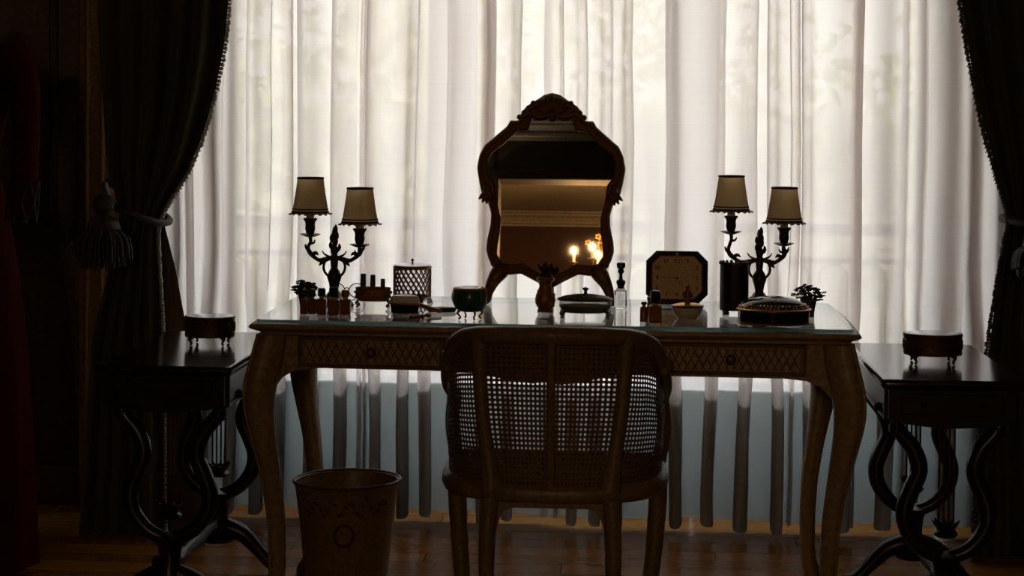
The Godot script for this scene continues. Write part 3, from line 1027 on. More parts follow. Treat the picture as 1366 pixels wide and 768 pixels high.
func chair_top(t: float) -> float:
	return interp([[0.0, 0.806], [0.35, 0.803], [0.5, 0.798], [0.6, 0.789], [0.68, 0.772], [0.74, 0.745], [0.80, 0.70], [0.87, 0.66], [0.94, 0.635], [1.0, 0.61]], absf(t))

func chair_point(t: float, y: float) -> Vector3:
	# the tub narrows upwards and leans back
	var p := chair_plan(t)
	var k := (y - 0.49) / 0.32
	var s := 1.0 - 0.06 * k + 0.05 * sin(PI * clampf(k, 0, 1))
	return Vector3(p.x * s, y, p.y + 0.035 * k * (1.0 - absf(t)))

func chair() -> void:
	var o := thing("dressing_chair", Vector3(-0.180, 0, -3.97), "low tub chair with caned back and carved frame drawn up to the dressing table", "chair")
	# top rail and arms, one sweep
	var pts := []
	var rr := []
	for i in 61:
		var t := -1.0 + i / 30.0
		pts.append(chair_point(t, chair_top(t)))
		rr.append(0.0175 + 0.004 * (1.0 - absf(t)))
	part("top_rail", MB.new().tube(pts, rr, 10), M.chair_wood, o)
	# seat rail
	var rows := [[], [], [], [], [], []]
	for i in 61:
		var t := 1.0 - i / 30.0
		var p := chair_plan(t)
		var q := chair_plan(clampf(t + 0.01, -1, 1)) - chair_plan(clampf(t - 0.01, -1, 1))
		var nrm := Vector2(-q.y, q.x).normalized() * -1.0
		if nrm.dot(p - Vector2(0, -0.2)) < 0:
			nrm = -nrm
		var pr := [[-0.02, 0.437], [0.011, 0.437], [0.016, 0.447], [0.014, 0.462], [0.009, 0.474], [-0.02, 0.474]]
		for k in 6:
			rows[k].append(Vector3(p.x + nrm.x * pr[k][0], pr[k][1], p.y + nrm.y * pr[k][0]))
	rows.append(rows[0])
	for r in rows:
		r.reverse()
	part("seat_rail", MB.new().grid(rows), M.chair_wood, o)
	part("front_rail", MB.new().box(Vector3(0, 0.456, -0.365), Vector3(0.47, 0.038, 0.035), 0.006), M.chair_wood, o)
	# arched rear apron under the seat rail
	var ap := PackedVector2Array()
	ap.append(Vector2(-0.125, 0.44))
	ap.append(Vector2(-0.125, 0.38))
	for k in 9:
		var a := PI - k * PI / 16
		ap.append(Vector2(-0.082 + cos(a) * 0.032, 0.382 + sin(a) * 0.042))
	for k in 9:
		var a := PI / 2 - k * PI / 16
		ap.append(Vector2(0.082 + cos(a) * 0.032, 0.382 + sin(a) * 0.042))
	ap.append(Vector2(0.125, 0.38))
	ap.append(Vector2(0.125, 0.44))
	part("rear_apron", MB.new().prism(ap, -0.022, -0.002), M.chair_wood, o)
	# seat
	var poly := PackedVector2Array()
	for i in 41:
		var p := chair_plan(-1.0 + i / 20.0)
		poly.append(Vector2(p.x * 0.93, -(p.y * 0.96 - 0.006)))
	var seat := MB.new()
	seat.xf = Transform3D(Basis(Vector3.RIGHT, -PI / 2), Vector3())
	seat.prism(poly, 0.455, 0.488)
	part("seat", seat, M.seat_cloth, o)
	# stiles and thin middle bar
	for s in [-1.0, 1.0]:
		var sp := []
		var sr := []
		for i in 16:
			var y := 0.462 + 0.338 * i / 15.0
			var p := chair_point(s * interp([[0.462, 0.40], [0.8, 0.50]], y), y)
			sp.append(p + Vector3(0, 0, 0.004))
			sr.append(interp([[0.46, 0.026], [0.5, 0.02], [0.58, 0.0155], [0.7, 0.0145], [0.765, 0.0165], [0.8, 0.022]], y))
		part("stile", MB.new().tube(sp, sr, 10, 0.8), M.chair_wood, o)
		var fp := []
		for i in 10:
			var y := 0.465 + 0.15 * i / 9.0
			fp.append(chair_point(s * 1.0, y) + Vector3(s * 0.008 * sin(PI * i / 9.0), 0, 0))
		part("arm_post", MB.new().tube(fp, 0.017, 10), M.chair_wood, o)
	var mb := []
	for i in 10:
		var y := 0.465 + 0.33 * i / 9.0
		mb.append(chair_point(0.0, y) + Vector3(0, 0, 0.006))
	part("centre_bar", MB.new().tube(mb, 0.010, 8, 0.7), M.chair_wood, o)
	# carved moulding at each top corner
	for s in [-1.0, 1.0]:
		part("carved_corner", MB.new().ball(chair_point(s * 0.775, 0.72) + Vector3(s * 0.006, 0, 0), 0.019, 10, 1.4), M.chair_wood, o)
	# cane: plates with eight-sided holes
	cane_panel(o, -1, 1, 29, 29)
	cane_panel(o, -2, -1, 30, 29)
	cane_panel(o, 1, 2, 30, 29)
	# legs
	for s in [-1.0, 1.0]:
		var bl := smooth_path([Vector3(s * 0.132, 0.445, -0.008), Vector3(s * 0.137, 0.36, 0.0), Vector3(s * 0.139, 0.2, 0.008), Vector3(s * 0.142, 0.0, 0.03)], 14)
		part("rear_leg", MB.new().tube(bl, taper(0.021, 0.0135, 14), 10), M.chair_wood, o)
		var fl := smooth_path([Vector3(s * 0.228, 0.445, -0.35), Vector3(s * 0.238, 0.4, -0.36), Vector3(s * 0.232, 0.28, -0.355), Vector3(s * 0.220, 0.14, -0.35), Vector3(s * 0.222, 0.03, -0.352), Vector3(s * 0.234, 0.0, -0.362)], 18)
		part("front_leg", MB.new().tube(fl, taper(0.025, 0.014, 18), 10), M.chair_wood, o)

func cane_panel(o: Node, k0: int, k1: int, nu: int, nv: int) -> void:
	var m := MB.new()
	var flat := 4294967295
	for i in nu:
		for j in nv:
			var c := []
			for q in [[0, 0], [1, 0], [1, 1], [0, 1]]:
				# the panels meet the leaning stiles
				var v: float = (j + q[1]) / float(nv)
				var st := lerpf(0.40, 0.50, v)
				var t := lerpf(clampf(k0 * st, -0.985, 0.985) if absi(k0) == 1 else signf(k0) * 0.985, clampf(k1 * st, -0.985, 0.985) if absi(k1) == 1 else signf(k1) * 0.985, (i + q[0]) / float(nu))
				var y := lerpf(0.473, chair_top(t) - 0.012, v)
				c.append(chair_point(t, y))
			var cell := []
			var hole := []
			for k in 4:
				var a: Vector3 = c[k]
				var b: Vector3 = c[(k + 1) % 4]
				cell.append(a)
				cell.append((a + b) * 0.5)
			var mid: Vector3 = (c[0] + c[1] + c[2] + c[3]) * 0.25
			var eu: Vector3 = (c[1] - c[0]) * 0.5
			var ev: Vector3 = (c[3] - c[0]) * 0.5
			for k in 8:
				var a := -PI * 0.75 + k * PI / 4
				hole.append(mid + eu * cos(a) * 0.58 + ev * sin(a) * 0.58)
			for k in 8:
				var k2 := (k + 1) % 8
				m.quad(cell[k], cell[k2], hole[k2], hole[k], flat)
	part("cane_panel", m, M.cane, o).set_meta("kind", "stuff")

# ---------------------------------------------------------------- waste bin
func waste_bin() -> void:
	var o := thing("waste_bin", Vector3(-0.735, 0, -4.66), "tapered oval waste bin painted cream with a wreath medallion under the dressing table", "bin", "", 0.5)
	var prof := [[0.0, 0.004], [0.088, 0.0], [0.092, 0.006], [0.098, 0.05], [0.106, 0.12], [0.116, 0.22], [0.127, 0.31], [0.131, 0.328], [0.134, 0.333], [0.132, 0.338], [0.126, 0.335], [0.121, 0.30], [0.108, 0.18], [0.092, 0.02], [0.0, 0.015]]
	var m := MB.new()
	m.xf = Transform3D(Basis(Vector3(1, 0, 0), Vector3(0.0, 1, 0.0), Vector3(0, 0, 1)))
	m.lathe(prof, Vector3(), 40, 1.04, 0.95)
	part("body", m, M.bin_paint, o)
	var rim := []
	for k in 40:
		rim.append(Vector3(cos(TAU * k / 40) * 0.138, 0.337, sin(TAU * k / 40) * 0.1265))
	part("rim", MB.new().tube(rim, 0.0042, 8, 1.0, true), M.bin_ornament, o)
	# wreath medallion and sprays, facing the room
	var ang := 1.95
	var p := Vector3(cos(ang) * 0.116, 0.215, sin(ang) * 0.106)
	var u := Vector3(-sin(ang), 0, cos(ang)).normalized()
	var ring := []
	for k in 20:
		ring.append(p + u * cos(TAU * k / 20) * 0.024 + Vector3(0, sin(TAU * k / 20) * 0.027, 0) + Vector3(cos(ang), 0.1, sin(ang)) * (0.004 + 0.006 * sin(TAU * k / 20) * 0.1))
	part("wreath", MB.new().tube(ring, 0.0042, 6, 1.0, true), M.bin_ornament, o)
	var sp := MB.new()
	for k in 26:
		var a := ang - 0.9 + 1.8 * k / 25.0
		var h := 0.285 + 0.018 * sin(k * 1.3)
		var r := 0.127 * 1.0
		var c := Vector3(cos(a) * r * 1.02, h, sin(a) * r * 0.94)
		var d := Vector3(-sin(a), 0, cos(a))
		sp.tube([c - d * 0.006, c + Vector3(0, 0.008 * cos(k * 2.0), 0) + Vector3(cos(a), 0, sin(a)) * 0.003, c + d * 0.006], [0.001, 0.0036, 0.001], 6)
	part("leaf_spray", sp, M.bin_ornament, o).set_meta("kind", "stuff")

# ---------------------------------------------------------------- gown
func gown() -> void:
	var o := thing("gown", Vector3(-1.86, 0, -4.9), "dark red gown with lace cuffs on a stand at the left edge", "gown")
	var tab := [[0.03, 0.222, 0.2], [0.2, 0.215, 0.19], [0.4, 0.207, 0.18], [0.6, 0.198, 0.17], [0.76, 0.185, 0.155], [0.9, 0.163, 0.135], [1.0, 0.143, 0.115], [1.08, 0.125, 0.098], [1.17, 0.12, 0.095], [1.28, 0.145, 0.115], [1.36, 0.165, 0.12], [1.42, 0.168, 0.11], [1.46, 0.14, 0.09], [1.485, 0.09, 0.07], [1.5, 0.058, 0.055], [1.53, 0.052, 0.05]]
	var rows := []
	for i in 60:
		var y := 0.03 + 1.5 * i / 59.0
		var a := []
		var b := []
		for r in tab:
			a.append([r[0], r[1]])
			b.append([r[0], r[2]])
		var rx := (interp(a, y - 0.02) + interp(a, y) + interp(a, y + 0.02)) / 3.0
		var rz := (interp(b, y - 0.02) + interp(b, y) + interp(b, y + 0.02)) / 3.0
		var f := 0.05 * clampf((1.0 - y) / 0.9, 0, 1)
		var r := []
		for k in 48:
			var t := TAU * k / 48
			var q := 1.0 + f * sin(t * 12.0)
			r.append(Vector3(cos(t) * rx * q, y, -sin(t) * rz * q))
		rows.append(r)
	part("dress", MB.new().grid(rows, true), M.gown_silk, o)
	for s in [-1.0, 1.0]:
		var sl := smooth_path([Vector3(s * 0.14, 1.43, 0), Vector3(s * 0.185, 1.38, 0.0), Vector3(s * 0.2, 1.25, 0.01), Vector3(s * 0.205, 1.12, 0.03), Vector3(s * 0.205, 0.985, 0.06)], 20)
		part("sleeve", MB.new().tube(sl, [0.05, 0.056, 0.056, 0.052, 0.047, 0.044, 0.042, 0.041, 0.04, 0.039, 0.038, 0.037, 0.037, 0.036, 0.036, 0.036, 0.036, 0.036, 0.037, 0.038], 14), M.gown_silk, o)
		var cu := MB.new()
		for i in 7:
			for q in [-1.0, 1.0]:
				var pl := []
				for j in 5:
					var a: float = TAU * i / 7 + q * 0.22 * j
					pl.append(Vector3(s * 0.205 + cos(a) * 0.041, 0.975 + j * 0.028, 0.06 - j * 0.006 + sin(a) * 0.041))
				cu.tube(pl, 0.0035, 5)
		part("lace_cuff", cu, M.gown_lace, o).set_meta("kind", "stuff")
	part("stand_neck", MB.new().lathe([[0.04, 1.5], [0.04, 1.56], [0.03, 1.58], [0.0, 1.59]], Vector3(), 16), M.gown_lace, o)
	part("stand_base", MB.new().lathe([[0.0, 0.0], [0.18, 0.0], [0.18, 0.012], [0.02, 0.02], [0.015, 0.1]], Vector3(), 24), M.iron, o)

# ---------------------------------------------------------------- dressing mirror
func outline(half: Array, n: int) -> Array:
	# half: [x, y] from the top middle down the right side to the bottom middle, centimetres; mirrored and resampled
	var line := []
	var lens := [0.0]
	for p in half:
		line.append(Vector2(p[0], p[1]) * 0.01)
	for i in range(1, line.size()):
		lens.append(lens[-1] + (line[i] as Vector2).distance_to(line[i - 1]))
	var out := []
	for i in n + 1:
		var d: float = lens[-1] * i / n
		var k := 0
		while k < lens.size() - 2 and lens[k + 1] < d:
			k += 1
		out.append((line[k] as Vector2).lerp(line[k + 1], (d - lens[k]) / maxf(1e-6, lens[k + 1] - lens[k])))
	for i in range(n - 1, 0, -1):
		out.append(Vector2(-out[i].x, out[i].y))
	return out

func table_mirror() -> void:
	var o := thing("dressing_mirror", Vector3(-0.228, 0.7755, -4.86), "carved gilt dressing mirror with shell crest on scroll feet amid the table", "mirror")
	# heights in cm above the table
	var outer := [[0, 56.5], [2.2, 55.9], [4.4, 54.4], [5.9, 53.5], [7.2, 52.4], [8.1, 51.2], [9.0, 49.0], [11.1, 49.0], [12.0, 47.4], [15.4, 44.4], [17.9, 42.3], [19.2, 39.7], [19.8, 36.3], [19.1, 32.1], [18.0, 27.8], [16.8, 27.2], [15.8, 24.0], [15.9, 21.1], [16.8, 17.0], [17.0, 14.4], [16.3, 12.0], [15.0, 9.4], [13.0, 8.0], [11.0, 7.8], [7.6, 8.2], [6.0, 7.4], [3.5, 6.1], [1.2, 4.8], [0, 4.6]]
	var inner := [[0, 49.8], [5.4, 49.8], [6.3, 46.4], [9.2, 46.2], [12.9, 42.6], [16.0, 40.2], [17.1, 38.0], [16.7, 34.3], [15.0, 32.0], [14.3, 27.0], [13.3, 23.0], [13.4, 19.0], [13.9, 16.0], [14.1, 13.2], [12.6, 10.9], [9.8, 10.6], [6.8, 11.0], [5.2, 9.8], [3.0, 8.6], [0, 8.2]]
	var n := 130
	var a := outline(outer, n)
	var b := outline(inner, n)
	var tilt := Transform3D(Basis(Vector3.RIGHT, deg_to_rad(-6.0)), Vector3(0, 0, 0.02))
	var rows := []
	for q in [[0.0, -0.022], [0.0, 0.0], [0.14, 0.010], [0.32, 0.013], [0.45, 0.006], [0.6, 0.004], [0.74, 0.010], [0.88, 0.009], [1.0, 0.002], [1.0, -0.006]]:
		var r := []
		for i in a.size():
			var p: Vector2 = a[i].lerp(b[i], q[0])
			r.append(tilt * Vector3(p.x, p.y, q[1]))
		rows.append(r)
	for r in rows:
		r.reverse()
	part("frame", MB.new().grid(rows, true), M.gilt_wood, o)
	var gl := MB.new()
	gl.xf = tilt
	var pb := PackedVector2Array()
	var gb := PackedVector2Array()
	for p in b:
		pb.append(p * 1.0 + Vector2(0, 0))
	for i in a.size():
		gb.append(a[i].lerp(b[i], 0.4))
	gl.prism(pb, -0.008, -0.004)
	part("looking_glass", gl, M.mirror_silver, o)
	var bk := MB.new()
	bk.xf = tilt
	bk.prism(gb, -0.024, -0.012)
	part("backboard", bk, M.chair_wood, o)
	# shell crest
	var sh := MB.new()
	sh.xf = tilt
	for k in 9:
		var t := -1.2 + 2.4 * k / 8.0
		sh.tube(smooth_path([Vector3(0, 0.503, 0.012), Vector3(sin(t) * 0.022, 0.503 + cos(t) * 0.026, 0.022), Vector3(sin(t) * 0.045, 0.508 + cos(t) * 0.047, 0.012)], 7), [0.003, 0.005, 0.006, 0.007, 0.0075, 0.007, 0.005], 7)
	for s in [-1.0, 1.0]:
		sh.tube(smooth_path([Vector3(s * 0.01, 0.505, 0.016), Vector3(s * 0.035, 0.498, 0.02), Vector3(s * 0.06, 0.505, 0.018), Vector3(s * 0.082, 0.492, 0.014)], 12), taper(0.007, 0.004, 12), 7)
		for k in 4:
			sh.ball(Vector3(s * (0.05 + 0.012 * k), 0.536 - 0.0125 * k, 0.004), 0.008, 8)
	sh.ball(Vector3(0, 0.5, 0.02), 0.011, 8)
	part("shell_crest", sh, M.gilt_wood, o)
	# acanthus knots at the waist, ribbon at the bottom
	for s in [-1.0, 1.0]:
		var kn := MB.new()
		kn.xf = tilt
		for k in 5:
			var ang := -0.9 + 0.45 * k
			kn.tube(smooth_path([Vector3(s * 0.168, 0.30, 0.012), Vector3(s * (0.168 + 0.016 * sin(ang) * 0.8), 0.30 - 0.018 * cos(ang), 0.022), Vector3(s * (0.17 + 0.026 * sin(ang)), 0.30 - 0.034 * cos(ang), 0.008)], 7), [0.004, 0.006, 0.0068, 0.007, 0.006, 0.004, 0.002], 7)
		kn.ball(Vector3(s * 0.168, 0.303, 0.014), 0.012, 8, 1.4)
		part("acanthus_knot", kn, M.gilt_wood, o)
		var lb := MB.new()
		lb.xf = tilt
		lb.ball(Vector3(s * 0.150, 0.108, 0.0), 0.008, 8)
		part("leaf_boss", lb, M.gilt_wood, o)
		var ft := MB.new()
		ft.tube(smooth_path([Vector3(s * 0.118, 0.098, 0.008), Vector3(s * 0.135, 0.082, 0.018), Vector3(s * 0.150, 0.058, 0.026), Vector3(s * 0.160, 0.032, 0.03), Vector3(s * 0.163, 0.014, 0.032), Vector3(s * 0.172, 0.011, 0.036)], 20), [0.016, 0.019, 0.022, 0.0225, 0.022, 0.021, 0.019, 0.0175, 0.016, 0.015, 0.014, 0.0125, 0.012, 0.0115, 0.011, 0.0105, 0.0105, 0.0105, 0.011, 0.0105], 10)
		ft.ball(Vector3(s * 0.148, 0.06, 0.036), 0.012, 8)
		part("scroll_foot", ft, M.gilt_wood, o)
	part("rear_strut", MB.new().box(Vector3(0, 0.11, -0.065), Vector3(0.04, 0.24, 0.008), 0.002), M.chair_wood, o)
	var strut: MeshInstance3D = o.get_child(o.get_child_count() - 1)
	strut.mesh = MB.new().tube([Vector3(0, 0.22, -0.05), Vector3(0, 0.006, -0.115)], 0.007, 8).done()
	var rb := MB.new()
	rb.xf = tilt
	for s in [-1.0, 1.0]:
		rb.tube(smooth_path([Vector3(0, 0.052, 0.01), Vector3(s * 0.022, 0.062, 0.016), Vector3(s * 0.045, 0.082, 0.014), Vector3(s * 0.068, 0.096, 0.012)], 10), [0.006, 0.007, 0.008, 0.008, 0.007, 0.007, 0.006, 0.006, 0.005, 0.004], 7)
	rb.ball(Vector3(0, 0.05, 0.012), 0.012, 8)
	part("lower_scrolls", rb, M.gilt_wood, o)

# ---------------------------------------------------------------- candelabra
func candelabra(at: Vector3, which: int, label: String) -> void:
	var o := thing("candelabrum", Vector3(at.x, 0.7755, at.z), label, "lamp", "twin-light candelabra")
	# [arm end x, arm end y (drip pan)], left then right
	var ends: Array = [[-0.064, 0.183], [0.066, 0.158]] if which == 0 else [[-0.076, 0.196], [0.063, 0.167]]
	part("base", MB.new().lathe([[0.0, 0.0], [0.048, 0.0], [0.05, 0.006], [0.046, 0.012], [0.038, 0.016], [0.034, 0.024], [0.02, 0.03], [0.013, 0.04], [0.0, 0.04]], Vector3(), 24, 1, 1, 0.05, 8), M.bronze, o)
	var st := MB.new()
	st.lathe([[0.013, 0.034], [0.011, 0.045], [0.014, 0.06], [0.019, 0.075], [0.015, 0.09], [0.0085, 0.1], [0.0105, 0.12], [0.0075, 0.135], [0.011, 0.146], [0.009, 0.155], [0.005, 0.158]], Vector3(), 14)
	# pierced loops either side of the stem
	for s in [-1.0, 1.0]:
		st.tube(smooth_path([Vector3(s * 0.009, 0.074, 0), Vector3(s * 0.024, 0.088, 0), Vector3(s * 0.028, 0.105, 0), Vector3(s * 0.021, 0.121, 0), Vector3(s * 0.007, 0.128, 0)], 12), 0.0036, 7)
		st.tube(smooth_path([Vector3(s * 0.012, 0.128, 0), Vector3(s * 0.026, 0.136, 0.002), Vector3(s * 0.032, 0.145, 0.0)], 6), taper(0.004, 0.0012, 6), 6)
	part("stem", st, M.bronze, o)
	# flame finial of overlapping leaves
	var fi := MB.new()
	for k in 9:
		var h := 0.148 + 0.0062 * k
		var a := k * 2.4
		var r := 0.013 * (1.0 - k / 11.0)
		fi.tube(smooth_path([Vector3(0, h - 0.006, 0), Vector3(cos(a) * r, h + 0.004, sin(a) * r), Vector3(cos(a) * r * 0.9, h + 0.016, sin(a) * r * 0.9)], 6), [0.004, 0.006, 0.0062, 0.005, 0.0035, 0.0012], 6)
	fi.tube([Vector3(0, 0.14, 0), Vector3(0, 0.18, 0), Vector3(0.001, 0.205, 0)], [0.006, 0.005, 0.0015], 8)
	part("leaf_finial", fi, M.bronze, o)
	for i in 2:
		var ex: float = ends[i][0]
		var ey: float = ends[i][1]
		var s := signf(ex)
		var am := MB.new()
		am.tube(smooth_path([Vector3(s * 0.006, 0.128, 0), Vector3(s * 0.024, 0.122, 0), Vector3(ex * 0.66, 0.121, 0), Vector3(ex * 0.98, 0.137, 0), Vector3(ex * 1.08, 0.153, 0), Vector3(ex * 0.98, ey - 0.016, 0), Vector3(ex, ey - 0.002, 0)], 24), [0.0055, 0.0055, 0.006, 0.0065, 0.007, 0.0065, 0.006, 0.0055, 0.005, 0.005, 0.0055, 0.006, 0.0065, 0.006, 0.0055, 0.005, 0.0048, 0.0045, 0.0045, 0.0045, 0.0045, 0.0048, 0.005, 0.005], 8)
		# leaf sprigs along the arm
		am.tube(smooth_path([Vector3(ex * 0.45, 0.121, 0), Vector3(ex * 0.52, 0.113, 0.004), Vector3(ex * 0.62, 0.106, 0.002)], 6), [0.004, 0.0055, 0.005, 0.004, 0.003, 0.001], 6)
		am.tube(smooth_path([Vector3(ex * 0.9, 0.134, 0), Vector3(ex * 0.76, 0.139, 0), Vector3(ex * 0.66, 0.133, 0.002)], 6), [0.003, 0.0055, 0.0055, 0.0045, 0.003, 0.001], 6)
		am.tube(smooth_path([Vector3(ex * 1.05, 0.146, 0), Vector3(ex * 1.16, 0.152, 0), Vector3(ex * 1.2, 0.162, 0.0)], 6), [0.005, 0.005, 0.0045, 0.0035, 0.0025, 0.001], 6)
		am.tube(smooth_path([Vector3(ex * 0.98, ey - 0.02, 0), Vector3(ex * 0.85, ey - 0.018, 0), Vector3(ex * 0.8, ey - 0.01, 0)], 6), [0.003, 0.004, 0.0035, 0.003, 0.002, 0.001], 6)
		part("arm", am, M.bronze, o)
		part("drip_pan", MB.new().lathe([[0.0, -0.004], [0.01, -0.003], [0.02, 0.001], [0.026, 0.004], [0.0245, 0.0055], [0.012, 0.0035], [0.0, 0.003]], Vector3(ex, ey, 0), 20, 1, 1, 0.06, 8), M.bronze, o)
		part("candle_cup", MB.new().lathe([[0.006, 0.002], [0.011, 0.008], [0.0135, 0.018], [0.0125, 0.03], [0.0135, 0.036], [0.0185, 0.043], [0.0175, 0.046], [0.011, 0.045], [0.0, 0.045]], Vector3(ex, ey, 0), 16), M.bronze, o)
		part("candle_sleeve", MB.new().lathe([[0.0105, 0.044], [0.0105, 0.085], [0.0, 0.085]], Vector3(ex, ey, 0), 14), M.candle, o)
		var sy := ey + 0.062
		var rt := 0.033
		var rb := 0.0465
		var hh := 0.088
		var sh := MB.new()
		var rows := []
		for j in 9:
			var v := j / 8.0
			var r := []
			for k in 64:
				var a := TAU * k / 64
				var rr := lerpf(rb, rt, v) * (1.0 - 0.02 * sin(v * PI)) * (1.0 + 0.02 * (1.0 if k % 2 == 0 else -1.0))
				r.append(Vector3(ex + cos(a) * rr, sy + v * hh, -sin(a) * rr))
			rows.append(r)
		sh.grid(rows, true)
		var shade := part("lamp_shade", sh, M.shade_cloth, o)
		var tr := MB.new()
		for q in [[rt, sy + hh, 0.0026], [rb, sy + 0.001, 0.0024], [rb * 0.985, sy + 0.008, 0.0018]]:
			var ring := []
			for k in 40:
				ring.append(Vector3(ex + cos(TAU * k / 40) * q[0], q[1], sin(TAU * k / 40) * q[0]))
			tr.tube(ring, q[2], 7, 1.0, true)
		part("shade_braid", tr, M.shade_trim, shade)
		# gathered frill under the lower braid
		var fr := MB.new()
		var frows := []
		for j in 4:
			var v := j / 3.0
			var r := []
			for k in 96:
				var a := TAU * k / 96
				var rr := rb + 0.001 + 0.0085 * v + 0.0022 * v * sin(a * 24.0)
				r.append(Vector3(ex + cos(a) * rr, sy - 0.001 - 0.0045 * v - 0.0022 * v * cos(a * 19.0 + 1.0), sin(a) * rr))
			frows.append(r)
		fr.grid(frows, true)
		part("shade_frill", fr, M.shade_fringe, shade)
		part("shade_carrier", MB.new().tube([Vector3(ex, sy + 0.02, 0), Vector3(ex, sy + hh - 0.004, 0)], 0.0018, 6).tube([Vector3(ex - rt, sy + hh - 0.002, 0), Vector3(ex + rt, sy + hh - 0.002, 0)], 0.0012, 5), M.bronze, shade)

# ---------------------------------------------------------------- clock
func clock() -> void:
	var o := thing("clock", Vector3(0.110, 0.7755, -4.91), "octagonal dark-cased table clock with tan dial reading quarter to five", "clock")
	var tilt := Transform3D(Basis(Vector3.RIGHT, deg_to_rad(-7.0)), Vector3(0, 0.0, 0.0))
	var hx := 0.0825
	var H := 0.143
	var cut := 0.027
	var oct := func(i: float) -> PackedVector2Array:
		return v2([[-hx + cut, i], [hx - cut, i], [hx - i, cut], [hx - i, H - cut], [hx - cut, H - i], [-hx + cut, H - i], [-hx + i, H - cut], [-hx + i, cut]])
	var cs := MB.new()
	cs.xf = tilt
	cs.prism(oct.call(0.0), -0.034, 0.0)
	part("case", cs, M.clock_case, o)
	# raised bezel ring round the dial
	var bz := MB.new()
	bz.xf = tilt
	var o1: PackedVector2Array = oct.call(0.0)
	var rows := []
	for q in [[1.0, 0.0], [0.985, 0.004], [0.88, 0.006], [0.83, 0.003], [0.80, 0.0005]]:
		var r := []
		for p in o1:
			var c := Vector2(0, H / 2)
			var w: Vector2 = c + (p - c) * q[0]
			r.append(Vector3(w.x, w.y, q[1]))
		rows.append(r)
	bz.grid(rows, true, 4294967295)
	part("bezel", bz, M.clock_case, o)
	var inner := PackedVector2Array()
	var rim := []
	for p in o1:
		var c := Vector2(0, H / 2)
		inner.append(c + (p - c) * 0.80)
		var e := c + (p - c) * 0.80
		rim.append(tilt * Vector3(e.x, e.y, 0.0025))
	var dl := MB.new()
	dl.xf = tilt
	dl.prism(inner, -0.002, 0.001)
	var dial := part("dial", dl, M.clock_face, o)
	part("dial_rim", MB.new().tube(rim, 0.002, 6, 1.0, true), M.gilt, o)
	# numerals
	var font := SystemFont.new()
	font.font_names = PackedStringArray(["Droid Serif"])
	font.font_weight = 700
	var cy := 0.0705
	var nx := 0.053
	var ny := 0.045
	var at := {12: [0, ny], 1: [0.028, ny], 2: [nx, 0.027], 3: [nx, 0], 4: [nx, -0.028], 5: [0.028, -ny], 6: [0, -ny], 7: [-0.028, -ny], 8: [-nx, -0.028], 9: [-nx, 0], 10: [-nx, 0.027], 11: [-0.03, ny]}
	for k in at:
		var tm := TextMesh.new()
		tm.text = str(k)
		tm.font = font
		tm.font_size = 16
		tm.pixel_size = 0.00085
		tm.depth = 0.0006
		var t := mesh_part("numeral", tm, M.ink, dial)
		t.transform = tilt * Transform3D(Basis(), Vector3(at[k][0], cy + at[k][1], 0.0014))
	for h in [["minute_hand", Vector2(-0.043, 0.003), 0.0013], ["hour_hand", Vector2(0.013, -0.021), 0.0017]]:
		var hm := MB.new()
		hm.xf = tilt
		var e: Vector2 = h[1]
		hm.tube([Vector3(-e.x * 0.12, cy - e.y * 0.12, 0.003), Vector3(e.x * 0.5, cy + e.y * 0.5, 0.003), Vector3(e.x, cy + e.y, 0.003)], [h[2], h[2], h[2] * 0.4], 6, 0.5)
		part(h[0], hm, M.ink, o)
	var hb := MB.new()
	hb.xf = tilt
	hb.ball(Vector3(0, cy, 0.003), 0.003, 8)
	part("hand_boss", hb, M.ink, o)
	var tb := MB.new()
	tb.xf = tilt
	tb.box(Vector3(0, H - 0.009, 0.005), Vector3(0.011, 0.011, 0.006), 0.002)
	part("top_clasp", tb, M.dark_cap, o)
	var sp := MB.new()
	sp.tube([Vector3(0, 0.09, -0.04), Vector3(0, 0.004, -0.075)], 0.004, 6)
	part("easel_strut", sp, M.clock_case, o)

# ---------------------------------------------------------------- small things on the table
func bottle(at: Vector3, w: float, h_body: float, h_all: float, body: Material, cap: Material, label: String, group: String, square := true) -> void:
	var o := thing("perfume_bottle", at, label, "bottle", group)
	if square:
		part("body", MB.new().box(Vector3(0, h_body / 2, 0), Vector3(w, h_body, w * 0.85), 0.0025), body, o)
	else:
		part("body", MB.new().lathe([[0.0, 0.0], [w / 2, 0.0], [w / 2, h_body * 0.9], [w * 0.4, h_body], [0.0, h_body]], Vector3(), 18), body, o)
	part("neck", MB.new().lathe([[w * 0.24, h_body - 0.001], [w * 0.24, h_body + 0.005], [w * 0.3, h_body + 0.007], [0.0, h_body + 0.007]], Vector3(), 14), M.brass, o)
	part("cap", MB.new().lathe([[0.0, h_body + 0.006], [w * 0.37, h_body + 0.006], [w * 0.4, h_body + 0.009], [w * 0.4, h_all - 0.003], [w * 0.3, h_all], [0.0, h_all]], Vector3(), 16), cap, o)

